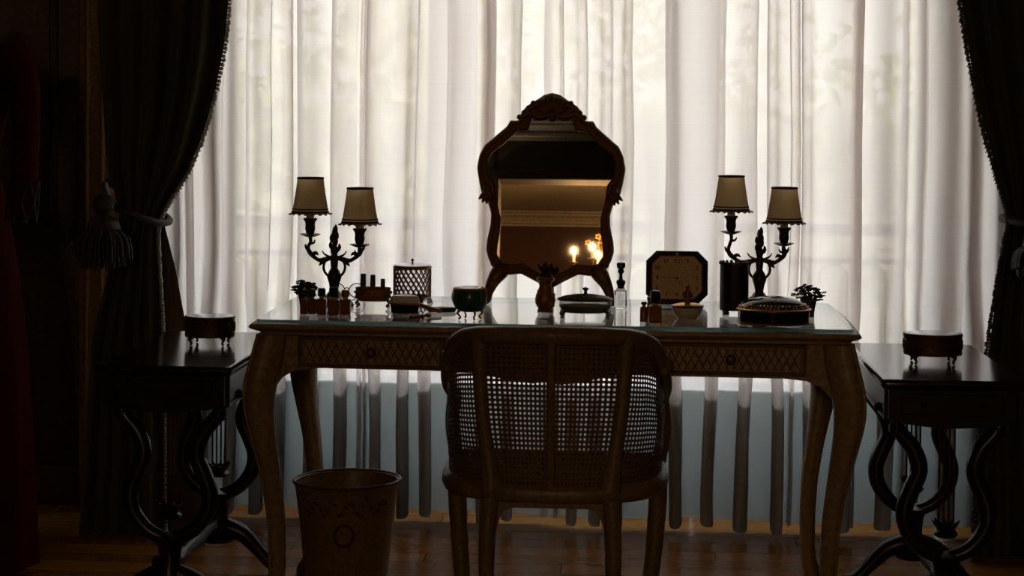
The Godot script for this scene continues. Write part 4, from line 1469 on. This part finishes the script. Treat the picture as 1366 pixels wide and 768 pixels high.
func vanity_left() -> void:
	var T := 0.7755
	var g := "amber bottles in a row before the left candelabrum"
	bottle(Vector3(-0.826, T, -4.53), 0.019, 0.038, 0.062, M.amber, M.dark_cap, "amber bottle with dark cap, leftmost of the row before the left candelabrum", g)
	bottle(Vector3(-0.806, T, -4.535), 0.019, 0.038, 0.063, M.amber, M.dark_cap, "narrow amber bottle, second from the left in the row before the left candelabrum", g)
	bottle(Vector3(-0.782, T, -4.53), 0.025, 0.040, 0.066, M.amber, M.dark_cap, "amber bottle third in the row, left of the candelabrum's base", g)
	bottle(Vector3(-0.751, T, -4.53), 0.027, 0.039, 0.069, M.amber, M.dark_cap, "wide amber bottle fourth in the row, right before the candelabrum's stem", g)
	bottle(Vector3(-0.723, T, -4.535), 0.026, 0.039, 0.062, M.amber, M.brass, "amber bottle with ribbed gold cap, rightmost of the row", g)
	pot_plant(Vector3(-0.842, T, -4.63), 0.018, 0.042, 0.036, "small dark posy in a pot left of the left candelabrum", M.petal_dark)
	# spectacles
	var sp := thing("spectacles", Vector3(-0.782, T, -4.93), "thin wire spectacles lying beside the left candelabrum, lenses upright", "spectacles")
	for s in [-1.0, 1.0]:
		var ring := []
		for k in 20:
			ring.append(Vector3(s * 0.027 + cos(TAU * k / 20) * 0.021, 0.021 + sin(TAU * k / 20) * 0.0195, 0))
		part("lens_rim", MB.new().tube(ring, 0.0014, 6, 1.0, true), M.dark_cap, sp)
		part("temple", MB.new().tube(smooth_path([Vector3(s * 0.047, 0.024, 0), Vector3(s * 0.048, 0.022, -0.01), Vector3(s * 0.04, 0.012, -0.06)], 8), 0.0012, 6), M.dark_cap, sp)
		var ln := MB.new()
		ln.xf = Transform3D(Basis(Vector3.RIGHT, PI / 2), Vector3(s * 0.027, 0.021, 0))
		ln.lathe([[0.0, -0.0005], [0.0195, -0.0005], [0.0195, 0.0005], [0.0, 0.0005]], Vector3(), 20)
		part("lens", ln, M.window_glass, sp)
	part("bridge", MB.new().tube(smooth_path([Vector3(-0.007, 0.024, 0), Vector3(0, 0.029, 0), Vector3(0.007, 0.024, 0)], 6), 0.0014, 6), M.dark_cap, sp)
	# caddy with three black bottles
	var cd := thing("caddy", Vector3(-0.677, T, -4.70), "gilt footed trough holding three black bottles, left of the lattice box", "caddy")
	var tr := MB.new()
	tr.lathe([[0.0, 0.018], [0.036, 0.018], [0.041, 0.022], [0.046, 0.034], [0.044, 0.046], [0.047, 0.052], [0.045, 0.0535], [0.041, 0.05], [0.04, 0.03], [0.0, 0.0225]], Vector3(), 30, 1.0, 0.45)
	part("trough", tr, M.old_gilt, cd)
	var or_ := MB.new()
	for k in 18:
		var a := TAU * k / 18
		or_.ball(Vector3(cos(a) * 0.046, 0.041, sin(a) * 0.0207), 0.005, 7)
		or_.ball(Vector3(cos(a + 0.17) * 0.0445, 0.029, sin(a + 0.17) * 0.02), 0.0038, 6)
	part("relief", or_, M.old_gilt, cd)
	for s in [[-1, 1], [1, 1], [-1, -1], [1, -1]]:
		part("leg", MB.new().tube(smooth_path([Vector3(s[0] * 0.036, 0.022, s[1] * 0.012), Vector3(s[0] * 0.043, 0.014, s[1] * 0.015), Vector3(s[0] * 0.037, 0.007, s[1] * 0.014), Vector3(s[0] * 0.042, 0.0025, s[1] * 0.016)], 10), 0.0026, 6), M.old_gilt, cd)
	for b in [[-0.026, 0.0155, 0.066, "black bottle in the gilt caddy, tallest and leftmost"], [-0.001, 0.0145, 0.0635, "black bottle in the middle of the gilt caddy"], [0.025, 0.0125, 0.0535, "shortest black bottle at the right end of the gilt caddy"]]:
		var bt := thing("nail_bottle", Vector3(-0.677 + b[0], T + 0.0225, -4.70), b[3], "bottle", "black bottles in the caddy")
		part("body", MB.new().lathe([[0.0, 0.0], [b[1] * 0.55, 0.0], [b[1] * 0.55, b[2] * 0.5], [b[1] * 0.35, b[2] * 0.56], [0.0, b[2] * 0.56]], Vector3(), 14), M.amber, bt)
		part("cap", MB.new().lathe([[0.0, b[2] * 0.55], [b[1] * 0.5, b[2] * 0.55], [b[1] * 0.46, b[2] - 0.002], [b[1] * 0.4, b[2]], [0.0, b[2]]], Vector3(), 14), M.dark_cap, bt)
	# pierced cylinder box
	var lb := thing("lattice_box", Vector3(-0.598, T, -4.885), "cylindrical gilt box of pierced lattice with shiny silver lid and knob", "box")
	var R := 0.0495
	var lat := MB.new()
	var cols := 22
	for k in cols:
		for ph in 2:
			var pl := []
			for j in 29:
				var v := j / 28.0
				var a := TAU * (k + 0.5 * ph) / cols + (TAU / cols) * 0.235 * sin(v * TAU * 3.5 + PI * ph)
				pl.append(Vector3(cos(a) * R, 0.012 + v * 0.078, sin(a) * R))
			lat.tube(pl, 0.0017, 5)
	part("lattice", lat, M.old_gilt, lb)
	var band := MB.new()
	band.lathe([[0.0, 0.0], [R + 0.002, 0.0], [R + 0.003, 0.004], [R + 0.001, 0.014], [R - 0.002, 0.014], [R - 0.003, 0.004], [0.0, 0.003]], Vector3(), 36)
	band.lathe([[R - 0.002, 0.088], [R + 0.002, 0.088], [R + 0.003, 0.091], [R + 0.001, 0.095], [R - 0.002, 0.095], [R - 0.002, 0.088]], Vector3(), 36)
	part("band", band, M.old_gilt, lb)
	part("lid", MB.new().lathe([[0.0, 0.094], [R, 0.095], [R + 0.001, 0.097], [R * 0.9, 0.0995], [R * 0.4, 0.102], [0.0, 0.103]], Vector3(), 36), M.silver, lb)
	part("knob", MB.new().lathe([[0.0025, 0.102], [0.002, 0.106], [0.004, 0.109], [0.0042, 0.112], [0.0, 0.115]], Vector3(), 12), M.dark_cap, lb)
	# hairbrush: white oval back, gilt rim and handle, dark bristles
	var hb := thing("hairbrush", Vector3(-0.582, T, -4.60), "white-backed hairbrush with gilt rim and handle lying before the lattice box", "brush", "", -0.1)
	part("back", MB.new().lathe([[0.0, 0.022], [0.036, 0.022], [0.038, 0.026], [0.037, 0.036], [0.032, 0.0435], [0.018, 0.046], [0.0, 0.0465]], Vector3(), 28, 1.0, 0.6), M.white_enamel, hb)
	var rim := []
	for k in 28:
		rim.append(Vector3(cos(TAU * k / 28) * 0.0385, 0.0235, sin(TAU * k / 28) * 0.0232))
	part("rim", MB.new().tube(rim, 0.0024, 6, 1.0, true), M.gilt, hb)
	part("bristles", MB.new().lathe([[0.0, 0.0], [0.034, 0.0], [0.036, 0.02], [0.0, 0.022]], Vector3(), 28, 1.0, 0.58, 0.03, 14), M.bristle, hb).set_meta("kind", "stuff")
	part("handle", MB.new().tube(smooth_path([Vector3(0.037, 0.0235, 0), Vector3(0.055, 0.0175, 0.004), Vector3(0.08, 0.011, 0.008), Vector3(0.098, 0.0075, 0.01)], 14), [0.0035, 0.0038, 0.0042, 0.0048, 0.0052, 0.0052, 0.005, 0.0048, 0.005, 0.0055, 0.006, 0.006, 0.005, 0.003], 8), M.gilt, hb)
	# gilt comb lying in front
	var cb := thing("comb", Vector3(-0.53, T, -4.475), "gilt ornamental comb lying flat near the table's front edge", "comb", "", 0.75)
	var pts := []
	for k in 15:
		pts.append(Vector3(-0.032 + 0.064 * k / 14.0, 0.006 + 0.0022 * sin(k * 1.7), 0.004 * sin(k * 0.45)))
	var rd := []
	for k in 15:
		rd.append(0.0045 + 0.0015 * sin(k * 2.1))
	part("spine", MB.new().tube(pts, rd, 8), M.gilt, cb)
	var th := MB.new()
	for k in 18:
		th.box(Vector3(-0.03 + 0.06 * k / 17.0, 0.003, -0.013), Vector3(0.0014, 0.002, 0.022), 0.0003)
	part("teeth", th, M.gilt, cb).set_meta("kind", "stuff")
	# crystal stopper
	var cr := thing("crystal_stopper", Vector3(-0.535, T, -4.70), "small clear crystal ball catching the light right of the hairbrush", "stopper")
	part("ball", MB.new().ball(Vector3(0, 0.0165, 0), 0.0135, 14), M.crystal, cr)
	part("foot", MB.new().lathe([[0.0, 0.0], [0.007, 0.0], [0.005, 0.003], [0.0, 0.0035]], Vector3(), 12), M.silver, cr)
	# slim dark case lying behind the brush handle
	var dk := thing("spectacle_case", Vector3(-0.492, T, -4.64), "slim dark case lying between the crystal ball and the teal pot", "case", "", 0.1)
	part("shell", MB.new().lathe([[0.0, 0.0], [0.034, 0.0], [0.038, 0.005], [0.034, 0.011], [0.0, 0.0135]], Vector3(), 24, 1.0, 0.42), M.dark_leather, dk)
	# teal pot on legs
	var tp := thing("footed_pot", Vector3(-0.405, T, -4.475), "round teal enamel pot with gilt rim on slender legs before the mirror", "pot")
	part("body", MB.new().lathe([[0.0, 0.02], [0.025, 0.021], [0.036, 0.028], [0.0425, 0.042], [0.0435, 0.055], [0.041, 0.068], [0.039, 0.074], [0.037, 0.074], [0.038, 0.06], [0.034, 0.036], [0.0, 0.026]], Vector3(), 32), M.teal_enamel, tp)
	part("rim", MB.new().lathe([[0.0385, 0.071], [0.0415, 0.073], [0.042, 0.077], [0.039, 0.079], [0.036, 0.077], [0.0365, 0.072]], Vector3(), 32), M.old_gilt, tp)
	part("lid", MB.new().lathe([[0.0, 0.077], [0.037, 0.077], [0.036, 0.0805], [0.018, 0.0835], [0.0, 0.084]], Vector3(), 32), M.lid_glass, tp)
	var bd := MB.new()
	for k in 8:
		var a := TAU * k / 8
		bd.tube(smooth_path([Vector3(cos(a) * 0.028, 0.023, sin(a) * 0.028), Vector3(cos(a) * 0.044, 0.05, sin(a) * 0.044), Vector3(cos(a) * 0.0405, 0.073, sin(a) * 0.0405)], 8), 0.0016, 5)
	part("rib", bd, M.old_gilt, tp)
	for k in 4:
		var a := PI / 4 + PI / 2 * k + 0.3
		var d := Vector3(cos(a), 0, sin(a))
		part("leg", MB.new().tube(smooth_path([d * 0.026 + Vector3(0, 0.025, 0), d * 0.033 + Vector3(0, 0.017, 0), d * 0.025 + Vector3(0, 0.008, 0), d * 0.03 + Vector3(0, 0.0028, 0)], 10), [0.004, 0.0038, 0.0034, 0.003, 0.0026, 0.0024, 0.0024, 0.0026, 0.0028, 0.0028], 6), M.old_gilt, tp)
	# gilt figured vase before the mirror
	var vs := thing("gilt_vase", Vector3(-0.23, T, -4.68), "ornate mottled gilt covered vase standing before the dressing mirror", "vase")
	part("body", MB.new().lathe([[0.0, 0.0], [0.020, 0.0], [0.021, 0.004], [0.018, 0.008], [0.0235, 0.017], [0.0265, 0.029], [0.0245, 0.043], [0.0185, 0.055], [0.0158, 0.066], [0.0168, 0.077], [0.021, 0.086], [0.0195, 0.09], [0.0, 0.09]], Vector3(), 24), M.old_gilt, vs)
	var rl := MB.new()
	for k in 26:
		var a := k * 2.39996
		var y := 0.015 + 0.058 * k / 26.0
		var r := interp([[0.008, 0.018], [0.017, 0.0235], [0.029, 0.0265], [0.043, 0.0245], [0.055, 0.0185], [0.066, 0.0158], [0.08, 0.0175]], y) - 0.001
		rl.ball(Vector3(cos(a) * r, y, sin(a) * r), 0.0036, 7)
	part("relief", rl, M.gilt, vs)
	part("collar", MB.new().lathe([[0.019, 0.078], [0.0225, 0.080], [0.0235, 0.086], [0.021, 0.089], [0.018, 0.088]], Vector3(), 24), M.gilt, vs)
	var cv := MB.new()
	cv.lathe([[0.0, 0.089], [0.018, 0.089], [0.0165, 0.096], [0.011, 0.103], [0.006, 0.108], [0.0, 0.11]], Vector3(), 18)
	for k in 10:
		var a := TAU * k / 10
		cv.tube(smooth_path([Vector3(cos(a) * 0.006, 0.1, sin(a) * 0.006), Vector3(cos(a) * 0.014, 0.112, sin(a) * 0.014), Vector3(cos(a) * 0.02, 0.116 + 0.008 * sin(k * 3.0), sin(a) * 0.02)], 6), [0.003, 0.004, 0.0045, 0.004, 0.003, 0.001], 6)
	cv.tube([Vector3(0, 0.105, 0), Vector3(0.001, 0.118, 0), Vector3(0, 0.13, 0)], [0.006, 0.005, 0.001], 8)
	part("leafy_cover", cv, M.bronze, vs)

func pot_plant(at: Vector3, r: float, h: float, spread: float, label: String, leaf: Material) -> void:
	var o := thing("potted_posy", at, label, "plant", "small potted posies")
	part("pot", MB.new().lathe([[0.0, 0.0], [r * 0.72, 0.0], [r * 0.7, h * 0.12], [r * 0.8, h * 0.5], [r, h * 0.9], [r * 1.15, h * 0.95], [r * 1.12, h], [r * 0.9, h], [r * 0.85, h * 0.9], [0.0, h * 0.88]], Vector3(), 18), M.terracotta, o)
	var st := MB.new()
	var f := MB.new()
	for k in 110:
		var d := Vector3(rng.randfn(), rng.randfn() + 0.3, rng.randfn()).normalized()
		var e := Vector3(0, h + spread * 0.3, 0) + Vector3(d.x * spread, d.y * spread * 0.6, d.z * spread * 0.8) * (0.35 + 0.65 * rng.randf())
		if k % 3 == 0:
			st.tube([Vector3(0, h * 0.9, 0), e], [0.0014, 0.0007], 5)
		for q in 5:
			var a := TAU * q / 5 + rng.randf()
			var u := Vector3(cos(a), 0.4 * rng.randf(), sin(a)).normalized() * 0.0062
			f.tube([e, e + u * 0.6 + d * 0.002, e + u], [0.0012, 0.003, 0.0006], 5, 0.6)
		f.ball(e, 0.0022, 6)
	part("stems", st, M.leaf_dark, o).set_meta("kind", "stuff")
	part("flowers", f, leaf, o).set_meta("kind", "stuff")

func vanity_right() -> void:
	var T := 0.7755
	# covered oval dish
	var d := thing("covered_dish", Vector3(-0.124, T, -4.555), "oval silver and crystal covered dish with knobbed lid before the mirror's right foot", "dish")
	part("bowl", MB.new().lathe([[0.0, 0.014], [0.052, 0.014], [0.058, 0.017], [0.063, 0.024], [0.066, 0.031], [0.063, 0.032], [0.056, 0.021], [0.0, 0.018]], Vector3(), 40, 1.0, 0.62), M.silver, d)
	part("gallery", MB.new().lathe([[0.0645, 0.031], [0.0655, 0.0445], [0.0645, 0.0445], [0.0638, 0.031]], Vector3(), 40, 1.0, 0.62), M.lid_glass, d)
	part("lid", MB.new().lathe([[0.0, 0.044], [0.070, 0.044], [0.0715, 0.0465], [0.068, 0.0495], [0.05, 0.0555], [0.025, 0.059], [0.0, 0.060]], Vector3(), 40, 1.0, 0.62), M.bronze, d)
	part("knob", MB.new().lathe([[0.006, 0.0585], [0.0042, 0.062], [0.0036, 0.067], [0.0075, 0.071], [0.0085, 0.0735], [0.004, 0.076], [0.0, 0.0765]], Vector3(), 16), M.dark_cap, d)
	for s in [[-1, 1], [1, 1], [-1, -1], [1, -1]]:
		part("foot", MB.new().tube(smooth_path([Vector3(s[0] * 0.05, 0.02, s[1] * 0.022), Vector3(s[0] * 0.06, 0.013, s[1] * 0.028), Vector3(s[0] * 0.053, 0.006, s[1] * 0.026), Vector3(s[0] * 0.06, 0.003, s[1] * 0.03)], 10), [0.005, 0.0055, 0.005, 0.0045, 0.004, 0.0035, 0.0032, 0.003, 0.0032, 0.003], 7), M.silver, d)
	# crystal scent bottle with tall dark stopper
	var p := thing("scent_bottle", Vector3(-0.0385, T, -4.77), "square crystal scent bottle with tall black turned stopper beside the mirror", "bottle")
	part("body", MB.new().box(Vector3(0, 0.026, 0), Vector3(0.033, 0.05, 0.026), 0.004).box(Vector3(0, 0.0535, 0), Vector3(0.022, 0.006, 0.018), 0.002), M.crystal, p)
	part("scent", MB.new().box(Vector3(0, 0.026, 0), Vector3(0.016, 0.032, 0.012), 0.003), M.window_glass, p)
	part("neck", MB.new().lathe([[0.0, 0.054], [0.009, 0.054], [0.008, 0.06], [0.011, 0.064], [0.0, 0.065]], Vector3(), 16), M.dark_cap, p)
	part("stopper", MB.new().lathe([[0.0, 0.063], [0.01, 0.064], [0.0125, 0.07], [0.0105, 0.075], [0.005, 0.078], [0.004, 0.088], [0.0045, 0.092], [0.0085, 0.097], [0.0075, 0.102], [0.006, 0.104], [0.0105, 0.109], [0.0115, 0.115], [0.0105, 0.121], [0.0, 0.123]], Vector3(), 16), M.dark_cap, p)
	# dark squat bottles at the clock's foot
	bottle(Vector3(0.021, T, -4.50), 0.019, 0.036, 0.048, M.amber, M.dark_cap, "small dark bottle at the front edge, left of its taller twin, before the clock", "dark bottles before the clock", false)
	bottle(Vector3(0.049, T, -4.50), 0.031, 0.040, 0.076, M.amber, M.dark_cap, "taller dark bottle with black cap at the front edge before the clock", "dark bottles before the clock", true)
	# small lidded jar with silver top behind them
	var jr := thing("silver_topped_jar", Vector3(0.042, T, -4.62), "small jar with flat silver lid half hidden behind the dark bottles", "jar")
	part("jar_body", MB.new().lathe([[0.0, 0.0], [0.012, 0.0], [0.013, 0.02], [0.012, 0.042], [0.0, 0.042]], Vector3(), 18), M.amber, jr)
	part("lid", MB.new().lathe([[0.0, 0.041], [0.0135, 0.041], [0.0135, 0.047], [0.011, 0.05], [0.0, 0.0505]], Vector3(), 18), M.silver, jr)
	# porcelain bowl with gilt lid and figure
	var b := thing("porcelain_bowl", Vector3(0.129, T, -4.575), "porcelain bowl with gilt cover and small standing figure before the clock", "bowl")
	part("bowl", MB.new().lathe([[0.0, 0.0], [0.024, 0.0], [0.025, 0.003], [0.031, 0.008], [0.037, 0.019], [0.0395, 0.031], [0.0375, 0.031], [0.0, 0.029]], Vector3(), 32), M.porcelain, b)
	part("rim", MB.new().lathe([[0.0375, 0.030], [0.0405, 0.030], [0.0415, 0.033], [0.039, 0.0345], [0.036, 0.033]], Vector3(), 32), M.dark_cap, b)
	part("cover", MB.new().lathe([[0.0, 0.031], [0.0375, 0.0325], [0.034, 0.036], [0.02, 0.0395], [0.0, 0.0405]], Vector3(), 32), M.brass, b)
	var fg := MB.new()
	fg.lathe([[0.0, 0.039], [0.008, 0.039], [0.0075, 0.046], [0.009, 0.056], [0.0088, 0.066], [0.0055, 0.072], [0.004, 0.074]], Vector3(), 14)
	fg.ball(Vector3(0, 0.079, 0), 0.006, 10, 1.15)
	fg.tube(smooth_path([Vector3(-0.008, 0.067, 0.002), Vector3(-0.011, 0.058, 0.005), Vector3(-0.004, 0.053, 0.009)], 6), 0.0026, 6)
	fg.tube(smooth_path([Vector3(0.008, 0.067, 0.002), Vector3(0.011, 0.058, 0.005), Vector3(0.004, 0.055, 0.009)], 6), 0.0026, 6)
	part("figure_finial", fg, M.old_gilt, b)
	# dark canister with cut rim
	var c := thing("canister", Vector3(0.251, T, -4.70), "tall dark cylindrical canister with crenellated rim left of the right candelabrum", "canister")
	part("cylinder", MB.new().lathe([[0.0, 0.011], [0.036, 0.011], [0.0365, 0.015], [0.0365, 0.128], [0.0345, 0.128], [0.034, 0.02], [0.0, 0.018]], Vector3(), 32), M.dark_leather, c)
	var cr := MB.new()
	for k in 18:
		var a := TAU * k / 18
		cr.ball(Vector3(cos(a) * 0.0355, 0.131, sin(a) * 0.0355), 0.0046, 7, 1.2)
	part("crenellated_rim", cr, M.bronze, c)
	for k in 4:
		var a := PI / 4 + k * PI / 2
		part("foot", MB.new().lathe([[0.0, 0.0], [0.007, 0.0], [0.0085, 0.005], [0.006, 0.0095], [0.0065, 0.012], [0.0, 0.012]], Vector3(cos(a) * 0.029, 0, sin(a) * 0.029), 12), M.bronze, c)
	# black lacquer box with domed lid
	var x := thing("domed_box", Vector3(0.338, T, -4.515), "round black lacquer box with gilt filigree and glossy domed lid", "box")
	part("body", MB.new().lathe([[0.0, 0.0], [0.088, 0.0], [0.089, 0.003], [0.0865, 0.006], [0.0865, 0.032], [0.084, 0.032], [0.0, 0.03]], Vector3(), 48, 1.0, 0.8), M.black_lacquer, x)
	part("base_band", MB.new().lathe([[0.088, 0.0], [0.0905, 0.002], [0.089, 0.0045], [0.086, 0.005]], Vector3(), 48, 1.0, 0.8), M.brass, x)
	part("lid_band", MB.new().lathe([[0.086, 0.032], [0.0915, 0.033], [0.092, 0.036], [0.088, 0.038], [0.08, 0.0385]], Vector3(), 48, 1.0, 0.8), M.brass, x)
	part("dome", MB.new().lathe([[0.088, 0.037], [0.078, 0.047], [0.060, 0.056], [0.036, 0.0635], [0.015, 0.0665], [0.0, 0.067]], Vector3(), 48, 1.0, 0.8), M.blue_enamel, x)
	var fl := MB.new()
	for k in 54:
		var a := TAU * k / 54
		for q in [[0.084, 0.0405], [0.0775, 0.0462]]:
			fl.ball(Vector3(cos(a + q[0] * 40) * q[0], q[1], sin(a + q[0] * 40) * q[0] * 0.8), 0.0014 + 0.002 * rng.randf(), 6)
	part("filigree", fl, M.brass, x)
	pot_plant(Vector3(0.437, T, -4.67), 0.020, 0.044, 0.040, "small dark posy in a flared pot behind the black domed box", M.petal_dark)

# ---------------------------------------------------------------- chandelier in the room behind the camera
func chandelier() -> void:
	var c := Vector3(-0.24, 2.02, 4.35)
	var o := thing("chandelier", c, "lit brass candle chandelier with leaf sprays reflected in the dressing mirror", "chandelier")
	part("column", MB.new().lathe([[0.0, -0.16], [0.02, -0.15], [0.035, -0.1], [0.02, -0.05], [0.03, 0.0], [0.045, 0.05], [0.02, 0.12], [0.012, 0.3], [0.02, 0.4], [0.006, 0.42], [0.006, 0.88]], Vector3(), 16), M.brass, o)
	part("ceiling_rose", MB.new().lathe([[0.0, 0.84], [0.05, 0.85], [0.06, 0.88], [0.0, 0.88]], Vector3(), 16), M.brass, o)
	for k in 5:
		var a := TAU * k / 5 + 0.55
		var d := Vector3(cos(a), 0, sin(a))
		part("arm", MB.new().tube(smooth_path([d * 0.03 + Vector3(0, 0.02, 0), d * 0.1 + Vector3(0, -0.05, 0), d * 0.2 + Vector3(0, -0.03, 0), d * 0.24 + Vector3(0, 0.04, 0)], 14), 0.008, 8), M.brass, o)
		part("drip_pan", MB.new().lathe([[0.0, 0.03], [0.02, 0.034], [0.036, 0.044], [0.034, 0.047], [0.0, 0.04]], d * 0.24, 14), M.brass, o)
		part("candle", MB.new().lathe([[0.0, 0.04], [0.011, 0.04], [0.011, 0.11], [0.0, 0.112]], d * 0.24, 12), M.candle, o)
		part("flame_bulb", MB.new().lathe([[0.0, 0.110], [0.008, 0.114], [0.0135, 0.128], [0.012, 0.142], [0.006, 0.158], [0.0, 0.172]], d * 0.24, 12), M.flame_glow, o)
		var sp := MB.new()
		for q in 5:
			var b := TAU * q / 5
			sp.ball(d * 0.13 + Vector3(cos(b) * 0.016, 0.2 + sin(b) * 0.016 + 0.03 * (k % 2), 0), 0.01, 8)
		sp.tube(smooth_path([d * 0.03 + Vector3(0, 0.08, 0), d * 0.1 + Vector3(0, 0.12, 0), d * 0.13 + Vector3(0, 0.19, 0)], 8), 0.004, 6)
		part("flower_spray", sp, M.brass, o)
		var l := OmniLight3D.new()
		l.name = "flame_light"
		o.add_child(l, true)
		l.position = d * 0.24 + Vector3(0, 0.136, 0)
		l.light_color = Color(1.0, 0.79, 0.54)
		l.light_energy = 0.36
		l.light_size = 0.012
		l.omni_range = 14.0
		l.omni_attenuation = 2.0
		l.shadow_enabled = true

func unseen_sconces() -> void:  # out of view, placed to light cornice and ceiling, bowls turning it upward
	for k in 2:
		var x := -1.75 if k == 0 else 1.85
		var o := Node3D.new()
		o.name = "unseen_sconce"
		get_node("wall_back_left" if k == 0 else "wall_back_right").add_child(o, true)
		o.position = Vector3(x, 1.95, 3.1)
		var bp := MB.new()
		bp.xf = Transform3D(Basis(Vector3.RIGHT, -PI / 2), Vector3())
		bp.lathe([[0.0, 0.0], [0.05, 0.0], [0.045, 0.012], [0.02, 0.02], [0.0, 0.022]], Vector3(), 18)
		part("back_plate", bp, M.brass, o)
		part("arm", MB.new().tube(smooth_path([Vector3(0, 0, -0.015), Vector3(0, -0.04, -0.07), Vector3(0, -0.02, -0.13), Vector3(0, 0.04, -0.14)], 12), 0.007, 8), M.brass, o)
		part("bowl_shade", MB.new().lathe([[0.0, 0.03], [0.04, 0.035], [0.085, 0.07], [0.105, 0.13], [0.112, 0.2], [0.108, 0.2], [0.1, 0.13], [0.08, 0.075], [0.0, 0.036]], Vector3(0, 0, -0.14), 24), M.brass, o)
		part("candle", MB.new().lathe([[0.0, 0.04], [0.03, 0.042], [0.03, 0.046], [0.011, 0.048], [0.011, 0.11], [0.0, 0.112]], Vector3(0, 0, -0.14), 14), M.candle, o)
		part("flame_bulb", MB.new().lathe([[0.0, 0.110], [0.008, 0.114], [0.0135, 0.128], [0.012, 0.142], [0.006, 0.158], [0.0, 0.172]], Vector3(0, 0, -0.14), 12), M.flame_glow, o)
		var l := OmniLight3D.new()
		l.name = "flame_light"
		o.add_child(l, true)
		l.position = Vector3(0, 0.136, -0.14)
		l.light_color = Color(1.0, 0.94, 0.86)
		l.light_energy = 0.36
		l.light_size = 0.012
		l.omni_range = 16.0
		l.omni_attenuation = 2.0
		l.shadow_enabled = true
